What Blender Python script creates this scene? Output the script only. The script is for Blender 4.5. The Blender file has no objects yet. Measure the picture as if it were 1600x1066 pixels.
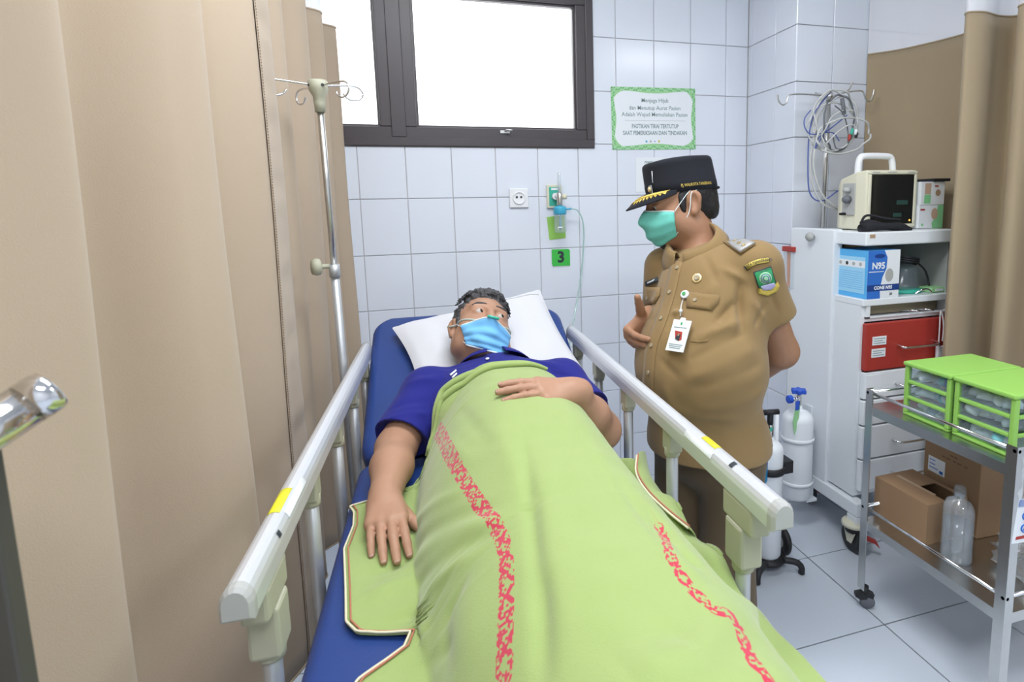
import bpy, bmesh, math, random
import numpy as np
from mathutils import Vector, Matrix, Quaternion
from mathutils.bvhtree import BVHTree

SC = bpy.context.scene
COL = SC.collection
random.seed(7)
rng = np.random.RandomState(5)

# ------------------------------------------------------------------ camera
CAM = np.array([0.40784, -2.71875, 1.45289])
CR = np.array([0.956716, -0.290357, -0.019681])
CU = np.array([0.056612, 0.119347, 0.991237])
CF = np.array([0.285464, 0.949447, -0.130619])
FPX, PPX, PPY = 896.365, 914.91, 439.783
cam_d = bpy.data.cameras.new('camera')
cam = bpy.data.objects.new('camera', cam_d)
COL.objects.link(cam)
cam.matrix_world = Matrix(((CR[0], CU[0], -CF[0], CAM[0]), (CR[1], CU[1], -CF[1], CAM[1]),
                           (CR[2], CU[2], -CF[2], CAM[2]), (0, 0, 0, 1)))
cam_d.sensor_width = 36.0
cam_d.lens = FPX / 1600 * 36
cam_d.shift_x = -(PPX - 800) / 1600
cam_d.shift_y = (PPY - 533) / 1600
cam_d.clip_start = 0.02
cam_d.dof.use_dof = True
cam_d.dof.focus_distance = 1.85
cam_d.dof.aperture_fstop = 6.3
SC.camera = cam

# ------------------------------------------------------------------ world and light
W = bpy.data.worlds.new('world'); SC.world = W
W.use_nodes = True
bg = W.node_tree.nodes['Background']
bg.inputs[0].default_value = (0.94, 0.97, 1.0, 1)
bg.inputs[1].default_value = 3.0
SC.view_settings.view_transform = 'Standard'
SC.view_settings.look = 'None'
SC.view_settings.exposure = 0.18
SC.view_settings.gamma = 1.0
SC.view_settings.use_curve_mapping = False
LIGHTS = [((0.75, -1.55), 24), ((0.75, -3.6), 30), ((2.9, -2.6), 18), ((-1.6, -2.0), 22)]
for (lx, ly), en in LIGHTS:
    ld = bpy.data.lights.new('ceiling_lamp_light', 'AREA')
    ld.shape = 'RECTANGLE'; ld.size = 1.15; ld.size_y = 0.5
    ld.energy = en; ld.color = (0.95, 0.97, 1.0)
    lo = bpy.data.objects.new('ceiling_lamp_light', ld); COL.objects.link(lo)
    lo.location = (lx, ly, 2.83)

# ------------------------------------------------------------------ measuring helpers
def ray(x, y):
    return CF + CR * (x - PPX) / FPX - CU * (y - PPY) / FPX
def at(x, y, X=None, Y=None, Z=None, D=None):
    d = ray(x, y)
    if X is not None: t = (X - CAM[0]) / d[0]
    elif Y is not None: t = (Y - CAM[1]) / d[1]
    elif Z is not None: t = (Z - CAM[2]) / d[2]
    else: t = D
    return CAM + t * d
V = np.array
def nrm(v):
    v = np.asarray(v, float); return v / (np.linalg.norm(v) + 1e-12)

# ------------------------------------------------------------------ materials
def mat(name, col, rough=0.5, metal=0.0, spec=0.5, var=0.0, vscale=20.0, bump=0.0, bscale=200.0, coat=0.0,
        alpha=1.0, trans=0.0, sheen=0.0, sss=0.0, emit=None, estr=0.0, ior=1.45, stretch=None):
    m = bpy.data.materials.new(name); m.use_nodes = True
    nt = m.node_tree; b = nt.nodes['Principled BSDF']
    c = (*col, 1.0) if len(col) == 3 else col
    b.inputs['Base Color'].default_value = c
    b.inputs['Roughness'].default_value = rough
    b.inputs['Metallic'].default_value = metal
    b.inputs['Specular IOR Level'].default_value = spec
    b.inputs['IOR'].default_value = ior
    b.inputs['Coat Weight'].default_value = coat
    b.inputs['Alpha'].default_value = alpha
    b.inputs['Transmission Weight'].default_value = trans
    b.inputs['Sheen Weight'].default_value = sheen
    if sss:
        b.inputs['Subsurface Weight'].default_value = sss
        b.inputs['Subsurface Radius'].default_value = (0.012, 0.005, 0.003)
        b.inputs['Subsurface Scale'].default_value = 1.0
    if emit:
        b.inputs['Emission Color'].default_value = (*emit, 1); b.inputs['Emission Strength'].default_value = estr
    if var or bump:
        tc = nt.nodes.new('ShaderNodeTexCoord')
        src = tc.outputs['Object']
        if stretch:
            mp = nt.nodes.new('ShaderNodeMapping'); mp.inputs['Scale'].default_value = stretch
            nt.links.new(src, mp.inputs[0]); src = mp.outputs[0]
    if var:
        n = nt.nodes.new('ShaderNodeTexNoise'); n.inputs['Scale'].default_value = vscale; n.inputs['Detail'].default_value = 4
        nt.links.new(src, n.inputs['Vector'])
        mr = nt.nodes.new('ShaderNodeMapRange')
        mr.inputs['To Min'].default_value = 1 - var; mr.inputs['To Max'].default_value = 1 + var
        nt.links.new(n.outputs['Fac'], mr.inputs['Value'])
        mx = nt.nodes.new('ShaderNodeVectorMath'); mx.operation = 'SCALE'
        mx.inputs[0].default_value = c[:3]
        nt.links.new(mr.outputs[0], mx.inputs['Scale'])
        nt.links.new(mx.outputs[0], b.inputs['Base Color'])
    if bump:
        n = nt.nodes.new('ShaderNodeTexNoise'); n.inputs['Scale'].default_value = bscale; n.inputs['Detail'].default_value = 3
        nt.links.new(src, n.inputs['Vector'])
        bp = nt.nodes.new('ShaderNodeBump'); bp.inputs['Strength'].default_value = bump; bp.inputs['Distance'].default_value = 0.002
        nt.links.new(n.outputs['Fac'], bp.inputs['Height']); nt.links.new(bp.outputs[0], b.inputs['Normal'])
    return m

def pane_mat(name, tint=(1, 1, 1), gloss=0.08, rough=0.02, fog=0.0, fogcol=(0.9, 0.95, 1)):
    m = bpy.data.materials.new(name); m.use_nodes = True
    nt = m.node_tree; nt.nodes.clear()
    o = nt.nodes.new('ShaderNodeOutputMaterial')
    t = nt.nodes.new('ShaderNodeBsdfTransparent'); t.inputs[0].default_value = (*tint, 1)
    g = nt.nodes.new('ShaderNodeBsdfGlossy'); g.inputs['Roughness'].default_value = rough
    mx = nt.nodes.new('ShaderNodeMixShader'); mx.inputs[0].default_value = gloss
    nt.links.new(t.outputs[0], mx.inputs[1]); nt.links.new(g.outputs[0], mx.inputs[2])
    out = mx.outputs[0]
    if fog:
        df = nt.nodes.new('ShaderNodeBsdfDiffuse'); df.inputs[0].default_value = (*fogcol, 1)
        m2 = nt.nodes.new('ShaderNodeMixShader'); m2.inputs[0].default_value = fog
        nt.links.new(out, m2.inputs[1]); nt.links.new(df.outputs[0], m2.inputs[2]); out = m2.outputs[0]
    nt.links.new(out, o.inputs[0])
    return m

M = {}
M['tile'] = mat('white_glazed_wall_tile', (0.74, 0.785, 0.87), 0.16, spec=0.5, var=0.02, vscale=3)
M['grout'] = mat('beige_grout', (0.60, 0.565, 0.55), 0.9)
M['floor_tile'] = mat('pale_polished_floor_tile', (0.60, 0.655, 0.735), 0.13, spec=0.5, var=0.04, vscale=2)
M['floor_grout'] = mat('dark_floor_grout', (0.05, 0.045, 0.045), 0.9)
M['plaster'] = mat('white_plaster', (0.80, 0.82, 0.85), 0.8)
M['frame'] = mat('dark_brown_aluminium_frame', (0.06, 0.05, 0.055), 0.35, metal=0.0, spec=0.6, var=0.15, vscale=6)
M['glass'] = pane_mat('window_glass', gloss=0.05)
M['curtain'] = mat('beige_cotton_curtain', (0.46, 0.365, 0.27), 0.85, sheen=0.15, var=0.03, vscale=4, bump=0.25, bscale=500)
M['curtain2'] = mat('khaki_cotton_curtain', (0.38, 0.30, 0.195), 0.85, sheen=0.15, var=0.03, vscale=4, bump=0.25, bscale=500)
M['mesh'] = pane_mat('white_curtain_net', gloss=0.0, fog=0.62, fogcol=(0.92, 0.93, 0.98))
M['thread'] = mat('brown_stitching_thread', (0.25, 0.17, 0.11), 0.8)
M['steel'] = mat('brushed_stainless_steel', (0.62, 0.62, 0.60), 0.28, metal=1.0, var=0.06, vscale=30)
M['chrome'] = mat('polished_chrome', (0.75, 0.75, 0.76), 0.1, metal=1.0)
M['alu'] = mat('satin_aluminium_rail', (0.66, 0.68, 0.72), 0.42, metal=0.45)
M['alu2'] = mat('satin_aluminium_post', (0.52, 0.54, 0.56), 0.42, metal=0.6)
M['beige_pl'] = mat('cream_grey_plastic', (0.42, 0.42, 0.32), 0.5)
M['grey_pl'] = mat('grey_plastic', (0.42, 0.43, 0.42), 0.5)
M['cream_pl'] = mat('cream_plastic', (0.72, 0.70, 0.55), 0.45)
M['white_pl'] = mat('white_plastic', (0.82, 0.84, 0.86), 0.4)
M['white_metal'] = mat('white_painted_steel', (0.78, 0.82, 0.86), 0.35, var=0.02, vscale=3)
M['vinyl'] = mat('royal_blue_vinyl', (0.018, 0.050, 0.21), 0.42, spec=0.5, bump=0.12, bscale=150)
M['black'] = mat('black_rubber', (0.02, 0.02, 0.022), 0.5)
M['blackcloth'] = mat('black_nylon_cloth', (0.012, 0.013, 0.018), 0.75)
M['yellow'] = mat('yellow_label', (0.80, 0.74, 0.03), 0.5)
M['red'] = mat('red_painted_drawer', (0.40, 0.04, 0.03), 0.4)
M['blue'] = mat('blue_plastic', (0.02, 0.09, 0.55), 0.4)
M['sky'] = mat('sky_blue_plastic', (0.06, 0.42, 0.62), 0.35)
M['green'] = mat('lime_green_plastic', (0.30, 0.58, 0.12), 0.42, spec=0.4)
M['signgreen'] = mat('green_sign_plastic', (0.05, 0.48, 0.07), 0.45)
M['palegreen'] = mat('pale_green_label', (0.32, 0.62, 0.30), 0.6)
M['ink'] = mat('dark_ink', (0.03, 0.04, 0.05), 0.7)
M['greyink'] = mat('grey_green_ink', (0.22, 0.30, 0.30), 0.7)
M['paper'] = mat('white_paper', (0.80, 0.84, 0.88), 0.7)
M['card'] = mat('brown_cardboard', (0.33, 0.205, 0.115), 0.85, var=0.06, vscale=9)
M['orange'] = mat('orange_plastic', (0.75, 0.26, 0.06), 0.5)
M['teal'] = mat('teal_plastic', (0.05, 0.45, 0.33), 0.5)
M['clear'] = pane_mat('clear_plastic', tint=(0.93, 0.96, 0.97), gloss=0.10, rough=0.08, fog=0.16)
M['frost'] = pane_mat('frosted_drawer_plastic', tint=(0.9, 0.94, 0.96), gloss=0.06, rough=0.15, fog=0.07, fogcol=(0.7, 0.78, 0.86))

# ------------------------------------------------------------------ object helpers
def wloc(o):
    v = np.zeros(3)
    while o is not None:
        v = v + np.array(o.location); o = o.parent
    return v
def tag(o, label=None, cat=None, group=None, kind=None):
    if label: o['label'] = label
    if cat: o['category'] = cat
    if group: o['group'] = group
    if kind: o['kind'] = kind
    return o
def thing(name, label, cat, loc=(0, 0, 0), group=None):
    o = bpy.data.objects.new(name, None); COL.objects.link(o)
    o.empty_display_size = 0.05; o.location = tuple(float(v) for v in loc)
    return tag(o, label, cat, group)

class MB:
    def __init__(s): s.v = []; s.f = []; s.sm = []
    def add(s, vs, fs, smooth=False):
        n = len(s.v)
        s.v.extend([tuple(float(c) for c in p) for p in vs])
        s.f.extend([tuple(n + i for i in f) for f in fs]); s.sm.extend([smooth] * len(fs))
        return s
    def box(s, lo, hi, M3=None, o=(0, 0, 0)):
        (x0, y0, z0), (x1, y1, z1) = lo, hi
        vs = [(x0, y0, z0), (x1, y0, z0), (x1, y1, z0), (x0, y1, z0), (x0, y0, z1), (x1, y0, z1), (x1, y1, z1), (x0, y1, z1)]
        if M3 is not None: vs = [np.asarray(M3) @ np.array(p) + np.array(o) for p in vs]
        return s.add(vs, [(0, 3, 2, 1), (4, 5, 6, 7), (0, 1, 5, 4), (1, 2, 6, 5), (2, 3, 7, 6), (3, 0, 4, 7)])
    def tube(s, pts, r, n=10, caps=True, closed=False, up=(0, 0, 1)):
        P = [np.asarray(p, float) for p in pts]; m = len(P)
        R = r if hasattr(r, '__len__') else [r] * m
        T = []
        for i in range(m):
            if closed: t = P[(i + 1) % m] - P[i - 1]
            else: t = P[min(i + 1, m - 1)] - P[max(i - 1, 0)]
            T.append(nrm(t))
        a = np.asarray(up, float)
        if abs(a @ T[0]) > 0.9: a = np.array([1., 0, 0]) if abs(T[0][0]) < 0.9 else np.array([0, 1., 0])
        N = nrm(a - T[0] * (a @ T[0])); vs = []
        for i in range(m):
            N = nrm(N - T[i] * (N @ T[i])); B = np.cross(T[i], N)
            for k in range(n):
                an = 2 * math.pi * k / n
                vs.append(P[i] + R[i] * (math.cos(an) * N + math.sin(an) * B))
        fs = []
        for i in range(m if closed else m - 1):
            j = (i + 1) % m
            for k in range(n):
                k2 = (k + 1) % n
                fs.append((i * n + k, i * n + k2, j * n + k2, j * n + k))
        s.add(vs, fs, True)
        if caps and not closed:
            b = len(s.v) - m * n
            s.f.append(tuple(b + k for k in range(n - 1, -1, -1))); s.sm.append(False)
            s.f.append(tuple(b + (m - 1) * n + k for k in range(n))); s.sm.append(False)
        return s
    def cyl(s, a, b, r, r2=None, n=20, caps=True):
        return s.tube([a, b], [r, r if r2 is None else r2], n, caps)
    def lathe(s, prof, o=(0, 0, 0), axis=(0, 0, 1), n=28, squash=(1, 1)):
        ax = nrm(axis); a = np.array([1., 0, 0]) if abs(ax[0]) < 0.9 else np.array([0, 1., 0])
        U = nrm(a - ax * (a @ ax)); Wv = np.cross(ax, U); vs = []; o = np.asarray(o, float)
        for r, h in prof:
            for k in range(n):
                an = 2 * math.pi * k / n
                vs.append(o + ax * h + r * (math.cos(an) * U * squash[0] + math.sin(an) * Wv * squash[1]))
        fs = []
        for i in range(len(prof) - 1):
            for k in range(n):
                k2 = (k + 1) % n
                fs.append((i * n + k, i * n + k2, (i + 1) * n + k2, (i + 1) * n + k))
        s.add(vs, fs, True)
        b = len(s.v) - len(prof) * n
        if prof[0][0] > 1e-5: s.f.append(tuple(b + k for k in range(n - 1, -1, -1))); s.sm.append(False)
        if prof[-1][0] > 1e-5: s.f.append(tuple(b + (len(prof) - 1) * n + k for k in range(n))); s.sm.append(False)
        return s
    def prism(s, poly, o, U, Vv, t):
        """polygon (u,v) extruded by t along U x V"""
        o, U, Vv = (np.asarray(q, float) for q in (o, U, Vv)); Nn = np.cross(U, Vv) * t; n = len(poly)
        vs = [o + U * p[0] + Vv * p[1] for p in poly]; vs += [p + Nn for p in vs]
        fs = [tuple(range(n - 1, -1, -1)), tuple(range(n, 2 * n))] + [(i, (i + 1) % n, n + (i + 1) % n, n + i) for i in range(n)]
        return s.add(vs, fs)
    def grid(s, P, smooth=True, closed_u=False):
        P = np.asarray(P, float); a, b = P.shape[:2]; fs = []
        for i in range(a - 1):
            for j in range(b if closed_u else b - 1):
                j2 = (j + 1) % b
                fs.append((i * b + j, i * b + j2, (i + 1) * b + j2, (i + 1) * b + j))
        return s.add(P.reshape(-1, 3), fs, smooth)
    def build(s, name, m, parent=None, bevel=0.0, segs=2, local=False, solid=0.0, subsurf=0, offset=-1, smooth=None, weld=False):
        me = bpy.data.meshes.new(name)
        off = np.zeros(3) if (local or parent is None) else wloc(parent)
        me.from_pydata([tuple(np.array(p) - off) for p in s.v], [], s.f)
        me.polygons.foreach_set('use_smooth', [True] * len(s.f) if smooth else s.sm)
        mm = M[m] if isinstance(m, str) else m
        me.materials.append(mm); me.validate(); me.update()
        o = bpy.data.objects.new(name, me); COL.objects.link(o)
        if parent is not None: o.parent = parent
        if weld:
            w = o.modifiers.new('weld', 'WELD'); w.merge_threshold = 1e-4
        if solid:
            md = o.modifiers.new('solid', 'SOLIDIFY'); md.thickness = solid; md.offset = offset
        if bevel:
            bv = o.modifiers.new('bevel', 'BEVEL'); bv.width = bevel; bv.segments = segs; bv.limit_method = 'ANGLE'
            bv.angle_limit = math.radians(40); bv.harden_normals = False
        if subsurf:
            sd = o.modifiers.new('sub', 'SUBSURF'); sd.levels = subsurf; sd.render_levels = subsurf
        return o

def top(o, base=None):
    """re-centre a top-level mesh so its origin lies at its base"""
    return o
def rotz(a):
    c, s_ = math.cos(a), math.sin(a); return np.array([[c, -s_, 0], [s_, c, 0], [0, 0, 1.]])
def chaikin(pts, it=2, closed=False):
    P = [np.asarray(p, float) for p in pts]
    for _ in range(it):
        Q = []
        n = len(P)
        if not closed: Q.append(P[0])
        for i in range(n if closed else n - 1):
            a, b = P[i], P[(i + 1) % n]
            Q += [a * .75 + b * .25, a * .25 + b * .75]
        if not closed: Q.append(P[-1])
        P = Q
    return P
def spline(pts, n):
    """Catmull-Rom through points, n samples"""
    P = np.asarray(pts, float); m = len(P)
    E = np.vstack([2 * P[0] - P[1], P, 2 * P[-1] - P[-2]]); out = []
    for t in np.linspace(0, m - 1, n):
        i = min(int(t), m - 2); f = t - i
        p0, p1, p2, p3 = E[i], E[i + 1], E[i + 2], E[i + 3]
        out.append(0.5 * (2 * p1 + (p2 - p0) * f + (2 * p0 - 5 * p1 + 4 * p2 - p3) * f * f + (3 * p1 - p0 - 3 * p2 + p3) * f ** 3))
    return np.array(out)
def lerp1(x, xs, ys): return np.interp(x, xs, ys)
def sstep(a, b, x):
    t = np.clip((np.asarray(x, float) - a) / (b - a), 0, 1); return t * t * (3 - 2 * t)

_fonts = {}
def text_mesh(txt, size=1.0, align='CENTER', res=2, bold=0.0, sx=1.0):
    cu = bpy.data.curves.new('t', 'FONT'); cu.body = txt; cu.size = size; cu.align_x = align; cu.align_y = 'CENTER'
    cu.resolution_u = res; cu.offset = bold; cu.space_character = 1.0
    o = bpy.data.objects.new('t', cu); COL.objects.link(o)
    dg = bpy.context.evaluated_depsgraph_get(); dg.update()
    me = bpy.data.meshes.new_from_object(o.evaluated_get(dg))
    vs = [(v.co.x * sx, v.co.y) for v in me.vertices]; fs = [tuple(p.vertices) for p in me.polygons]
    bpy.data.objects.remove(o); bpy.data.curves.remove(cu); bpy.data.meshes.remove(me)
    return vs, fs
def put_text(mb, txt, o, U, Vv, size, bold=0.0, align='CENTER', sx=1.0):
    vs, fs = text_mesh(txt, size, align, bold=bold, sx=sx)
    o, U, Vv = (np.asarray(q, float) for q in (o, U, Vv))
    mb.add([o + U * a + Vv * b for a, b in vs], fs)

# ------------------------------------------------------------------ the room
BAYX0, PILX, PILY, CEIL = -2.4, 2.13, -0.394, 2.86
WX0, WX1, WZ0, WZ1 = -0.47, 1.283, 1.731, 2.47
mb = MB()
mb.box((BAYX0, 0.006, 0), (WX0, 0.12, CEIL)); mb.box((WX1, 0.006, 0), (PILX + .1, 0.12, CEIL))
mb.box((WX0, 0.006, 0), (WX1, 0.12, WZ0)); mb.box((WX0, 0.006, WZ1), (WX1, 0.12, CEIL))
wall_back = tag(mb.build('wall_back', 'grout'), 'white tiled wall behind the bed with window and sockets', kind='structure')
mb = MB(); mb.box((PILX + .006, PILY + .006, 0), (PILX + .12, 0.006, CEIL))
wall_side = tag(mb.build('wall_pillar_side', 'grout'), 'short white tiled return of the pillar', kind='structure')
mb = MB(); mb.box((PILX + .006, PILY + .006, 0), (4.2, PILY + .12, CEIL))
wall_pillar = tag(mb.build('wall_pillar_front', 'grout'), 'white tiled pillar face behind the cart', kind='structure')
TW, TH, TG, TT = 0.2, 0.25, 0.0028, 0.006
_tcache = {}
def tile_mesh(w, h):
    k = (round(w, 4), round(h, 4))
    if k not in _tcache:
        e = 0.0018; t = TT
        b = MB()
        vs = [(0, 0, 0), (w, 0, 0), (w, 0, h), (0, 0, h), (0, -t + e, 0), (w, -t + e, 0), (w, -t + e, h), (0, -t + e, h),
              (e, -t, e), (w - e, -t, e), (w - e, -t, h - e), (e, -t, h - e)]
        fs = [(8, 9, 10, 11), (4, 5, 9, 8), (5, 6, 10, 9), (6, 7, 11, 10), (7, 4, 8, 11), (0, 1, 5, 4), (1, 2, 6, 5), (2, 3, 7, 6), (3, 0, 4, 7)]
        me = bpy.data.meshes.new('tile'); me.from_pydata(vs, [], fs); me.materials.append(M['tile']); me.update()
        _tcache[k] = me
    return _tcache[k]
def put_tile(parent, x, z, w, h, plane='y', c=0.0):
    if w < .012 or h < .012: return
    g = TG / 2
    o = bpy.data.objects.new('tile', tile_mesh(w - TG, h - TG)); COL.objects.link(o); o.parent = parent
    jit = (random.random() - .5) * .0012
    if plane == 'y': o.location = (x + g, c + .006 + jit * .3, z + g)
    else:
        o.location = (c + .006 + jit * .3, x + w - g, z + g); o.rotation_euler = (0, 0, -math.pi / 2)
for i in range(-12, 11):
    for j in range(0, 12):
        x0, x1 = i * TW, min((i + 1) * TW, PILX); z0, z1 = j * TH, min((j + 1) * TH, CEIL)
        if x0 < BAYX0 + .001 - TW: continue
        if x1 <= WX0 or x0 >= WX1 or z1 <= WZ0 or z0 >= WZ1: put_tile(wall_back, x0, z0, x1 - x0, z1 - z0)
        else:
            xa, xb = max(x0, WX0), min(x1, WX1)
            if z0 < WZ0 < z1 and x0 < WX1 < x1:      # one tile notched around the window corner
                g2 = TG / 2; bb = MB(); bb.prism([(x0 + g2, z0 + g2), (x1 - g2, z0 + g2), (x1 - g2, z1 - g2), (WX1 + .002, z1 - g2), (WX1 + .002, WZ0 - .002), (x0 + g2, WZ0 - .002)], (0, .006, 0), (1, 0, 0), (0, 0, 1), .006)
                bb.build('tile', 'tile', wall_back); continue
            if z0 < WZ0: put_tile(wall_back, xa, z0, xb - xa, WZ0 - z0 - .002)
            if z1 > WZ1: put_tile(wall_back, xa, WZ1, xb - xa, z1 - WZ1)
            if x0 < WX0: put_tile(wall_back, x0, z0, WX0 - x0, z1 - z0)
            if x1 > WX1: put_tile(wall_back, WX1 + .002, z0, x1 - WX1 - .002, z1 - z0)
for (a, b) in ((PILY, -.234), (-.234, -.034), (-.034, 0.0)):
    for j in range(12): put_tile(wall_side, a, j * TH, b - a, min(TH, CEIL - j * TH), 'x', PILX)
for i in range(9):
    for j in range(12): put_tile(wall_pillar, PILX + i * TW, j * TH, TW, min(TH, CEIL - j * TH), 'y', PILY)
FX0, FY0, FS = 1.89211, -0.87952, 0.40073
mb = MB(); mb.box((BAYX0, -5.0, -.06), (4.2, 0.12, -.004))
floor = tag(mb.build('floor', 'floor_grout'), 'floor of large pale polished tiles with dark joints', kind='structure')
g = .005; mb = MB(); mb.box((g / 2, g / 2, -.012), (FS - g / 2, FS - g / 2, 0))
ft = mb.build('tile', 'floor_tile', floor)
fme = ft.data; bpy.data.objects.remove(ft)
for i in range(-11, 6):
    for j in range(-10, 3):
        x, y = FX0 + i * FS, FY0 + j * FS
        if y > 0 or (y > PILY and x > PILX): continue
        o = bpy.data.objects.new('tile', fme); COL.objects.link(o); o.parent = floor
        o.location = (x, y, (random.random() - .5) * .0006)
for nm, lo, hi in (('wall_left', (BAYX0 - .1, -5, 0), (BAYX0, .12, CEIL)), ('wall_right', (4.2, -5, 0), (4.3, .12, CEIL)),
                   ('wall_front', (BAYX0, -5.1, 0), (4.2, -5, CEIL)), ('ceiling', (BAYX0, -5, CEIL), (4.2, .12, CEIL + .08))):
    mb = MB(); mb.box(lo, hi); tag(mb.build(nm, 'plaster'), 'plain white painted ' + nm.replace('_', ' '), kind='structure')
M['diffuser'] = mat('lit_lamp_diffuser', (0.9, 0.9, 0.9), 0.5, emit=(0.95, 0.98, 1.0), estr=4.0)
for (lx, ly), en, where in zip([l_[0] for l_ in LIGHTS], [l_[1] for l_ in LIGHTS], ('over the foot of the bed', 'behind the camera', 'over the steel trolley', 'over the neighbouring bay')):
    t = thing('ceiling_lamp', 'white framed fluorescent ceiling lamp ' + where, 'lamp', (lx, ly, 2.84), 'ceiling lamps above the ward')
    b = MB()
    for (x0, x1, y0, y1) in ((-.64, .64, -.31, -.27), (-.64, .64, .27, .31), (-.64, -.6, -.27, .27), (.6, .64, -.27, .27)):
        b.box((lx + x0, ly + y0, 2.835), (lx + x1, ly + y1, 2.86))
    b.build('frame', 'white_metal', t)
    b = MB(); b.box((lx - .6, ly - .27, 2.845), (lx + .6, ly + .27, 2.858)); b.build('diffuser', 'diffuser', t)

# window
win = thing('window_1', 'dark brown framed window with two bright panes above the bed', None, (0.41, 0, WZ0)); win['kind'] = 'structure'
def rect_ring(b, x0, x1, z0, z1, w, y0, y1):
    b.box((x0, y0, z0), (x1, y1, z0 + w)); b.box((x0, y0, z1 - w), (x1, y1, z1))
    b.box((x0, y0, z0 + w), (x0 + w, y1, z1 - w)); b.box((x1 - w, y0, z0 + w), (x1, y1, z1 - w))
b = MB(); rect_ring(b, WX0, WX1, WZ0, WZ1, .038, -.012, .1); b.box((.35, -.012, WZ0 + .038), (.412, .1, WZ1 - .038))
b.build('window_frame', 'frame', win, bevel=.003)
for k, (x0, x1) in enumerate(((WX0 + .038, .35), (.412, WX1 - .038))):
    b = MB(); rect_ring(b, x0 - .004, x1 + .004, WZ0 + .034, WZ1 - .034, .050, -.004, .05)
    sash = b.build('sash', 'frame', win, bevel=.004)
    b = MB(); rect_ring(b, x0 + .044, x1 - .044, WZ0 + .082, WZ1 - .082, .012, .012, .04); b.build('glazing_bead', 'frame', sash, bevel=.002)
    b = MB(); b.box((x0 + .05, .026, WZ0 + .085), (x1 - .05, .031, WZ1 - .085)); b.build('pane', 'glass', sash)
    if k == 1:
        cx = (x0 + x1) / 2 + .02
        b = MB(); b.box((cx - .022, -.012, WZ0 + .062), (cx + .022, -.003, WZ0 + .075)); b.tube([(cx, -.01, WZ0 + .07), (cx + .006, -.03, WZ0 + .074), (cx + .03, -.034, WZ0 + .072)], .004, 8)
        b.build('latch', 'steel', sash)
# ------------------------------------------------------------------ curtains
def sweep_cloth(path, z0, z1, nz, sway=0.0, sc=1.0, wob=None):
    """path: (n,2) plan points; returns grid (nz,n,3)"""
    P = np.asarray(path, float); c = P.mean(0); G = np.zeros((nz, len(P), 3))
    zs = np.linspace(z0, z1, nz)
    # plan normals for flare
    T = np.gradient(P, axis=0); Nn = np.stack([-T[:, 1], T[:, 0]], 1); Nn /= np.linalg.norm(Nn, axis=1)[:, None] + 1e-9
    ph = np.linspace(0, 9, len(P))
    for i, z in enumerate(zs):
        t = (z1 - z) / (z1 - z0)
        d = sway * t * np.sin(ph * 2.1 + 1.3 * t) + (wob or 0.0) * np.sin(ph * 5 + 7 * t) * np.sin(3.1 * t)
        G[i, :, :2] = P + Nn * d[:, None]; G[i, :, 2] = z
    return G
CZ0, CZ1 = 0.225, 2.2
def curtain(name, label, path, mt, z0, z1, zmesh, sway=.012, track=None, n=None, corner=.05):
    P = spline(path, n or 40 * len(path))
    t = thing(name, label, 'curtain', (P[:, 0].mean(), P[:, 1].mean(), z0), None)
    G = sweep_cloth(P, z0, z1, 36, sway, wob=.004)
    b = MB(); b.grid(G); b.build('fabric', mt, t, solid=.0016, offset=0)
    G2 = sweep_cloth(P, z1, zmesh, 4, 0.0); G2[0] = G[-1]
    b = MB(); b.grid(G2); b.build('net_band', 'mesh', t)
    b = MB(); b.tube([p + V([0, 0, .001]) for p in G[-1]], .004, 6); b.build('top_hem', mt, t)
    b = MB(); b.tube([p for p in G[0]], .004, 6); b.build('bottom_hem', mt, t)
    b = MB(); b.tube([(p[0], p[1], zmesh + .01) for p in (spline(track, 30) if track is not None else P[::8])], .012, 8); b.build('track', 'alu', t)
    return t, P, G
# far left curtain (towards the back wall)
far_path = [(.135, -.02), (.155, -.055), (.10, -.10), (.055, -.14), (.115, -.20), (.12, -.25), (.04, -.31), (.035, -.37), (.10, -.44),
            (.09, -.51), (.02, -.58), (.02, -.66), (.075, -.73), (.05, -.80), (.0, -.86), (.005, -.94)]
curtain('curtain', 'beige privacy curtain beside the drip pole, falling in narrow folds towards the window', far_path, 'curtain', CZ0, CZ1, 2.6,
        track=[(.07, -.01), (.06, -.5), (.06, -1.05)])
near_path = [(.062, -.955), (.055, -1.00), (.052, -1.06), (.064, -1.12), (.02, -1.22), (-.03, -1.30), (.00, -1.40), (.055, -1.475), (.03, -1.56), (-.04, -1.64), (-.055, -1.74),
             (.0, -1.82), (.03, -1.885), (-.01, -1.97), (-.07, -2.06), (-.06, -2.18), (.005, -2.27), (-.02, -2.38), (-.1, -2.5), (-.09, -2.65), (-.02, -2.75), (-.05, -2.9)]
near_path = [(.060, -.875), (.066, -.95), (.064, -1.04), (.070, -1.12)] + [((x - .0) * 1.45 - .012, y) for x, y in near_path[4:]]
ct, NP, NG = curtain('curtain', 'beige privacy curtain nearest the camera, hanging in broad soft folds with a stitched edge', near_path, 'curtain', .215, CZ1, 2.6,
        track=[(.03, -.95), (.0, -1.9), (-.03, -2.9)])
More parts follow.
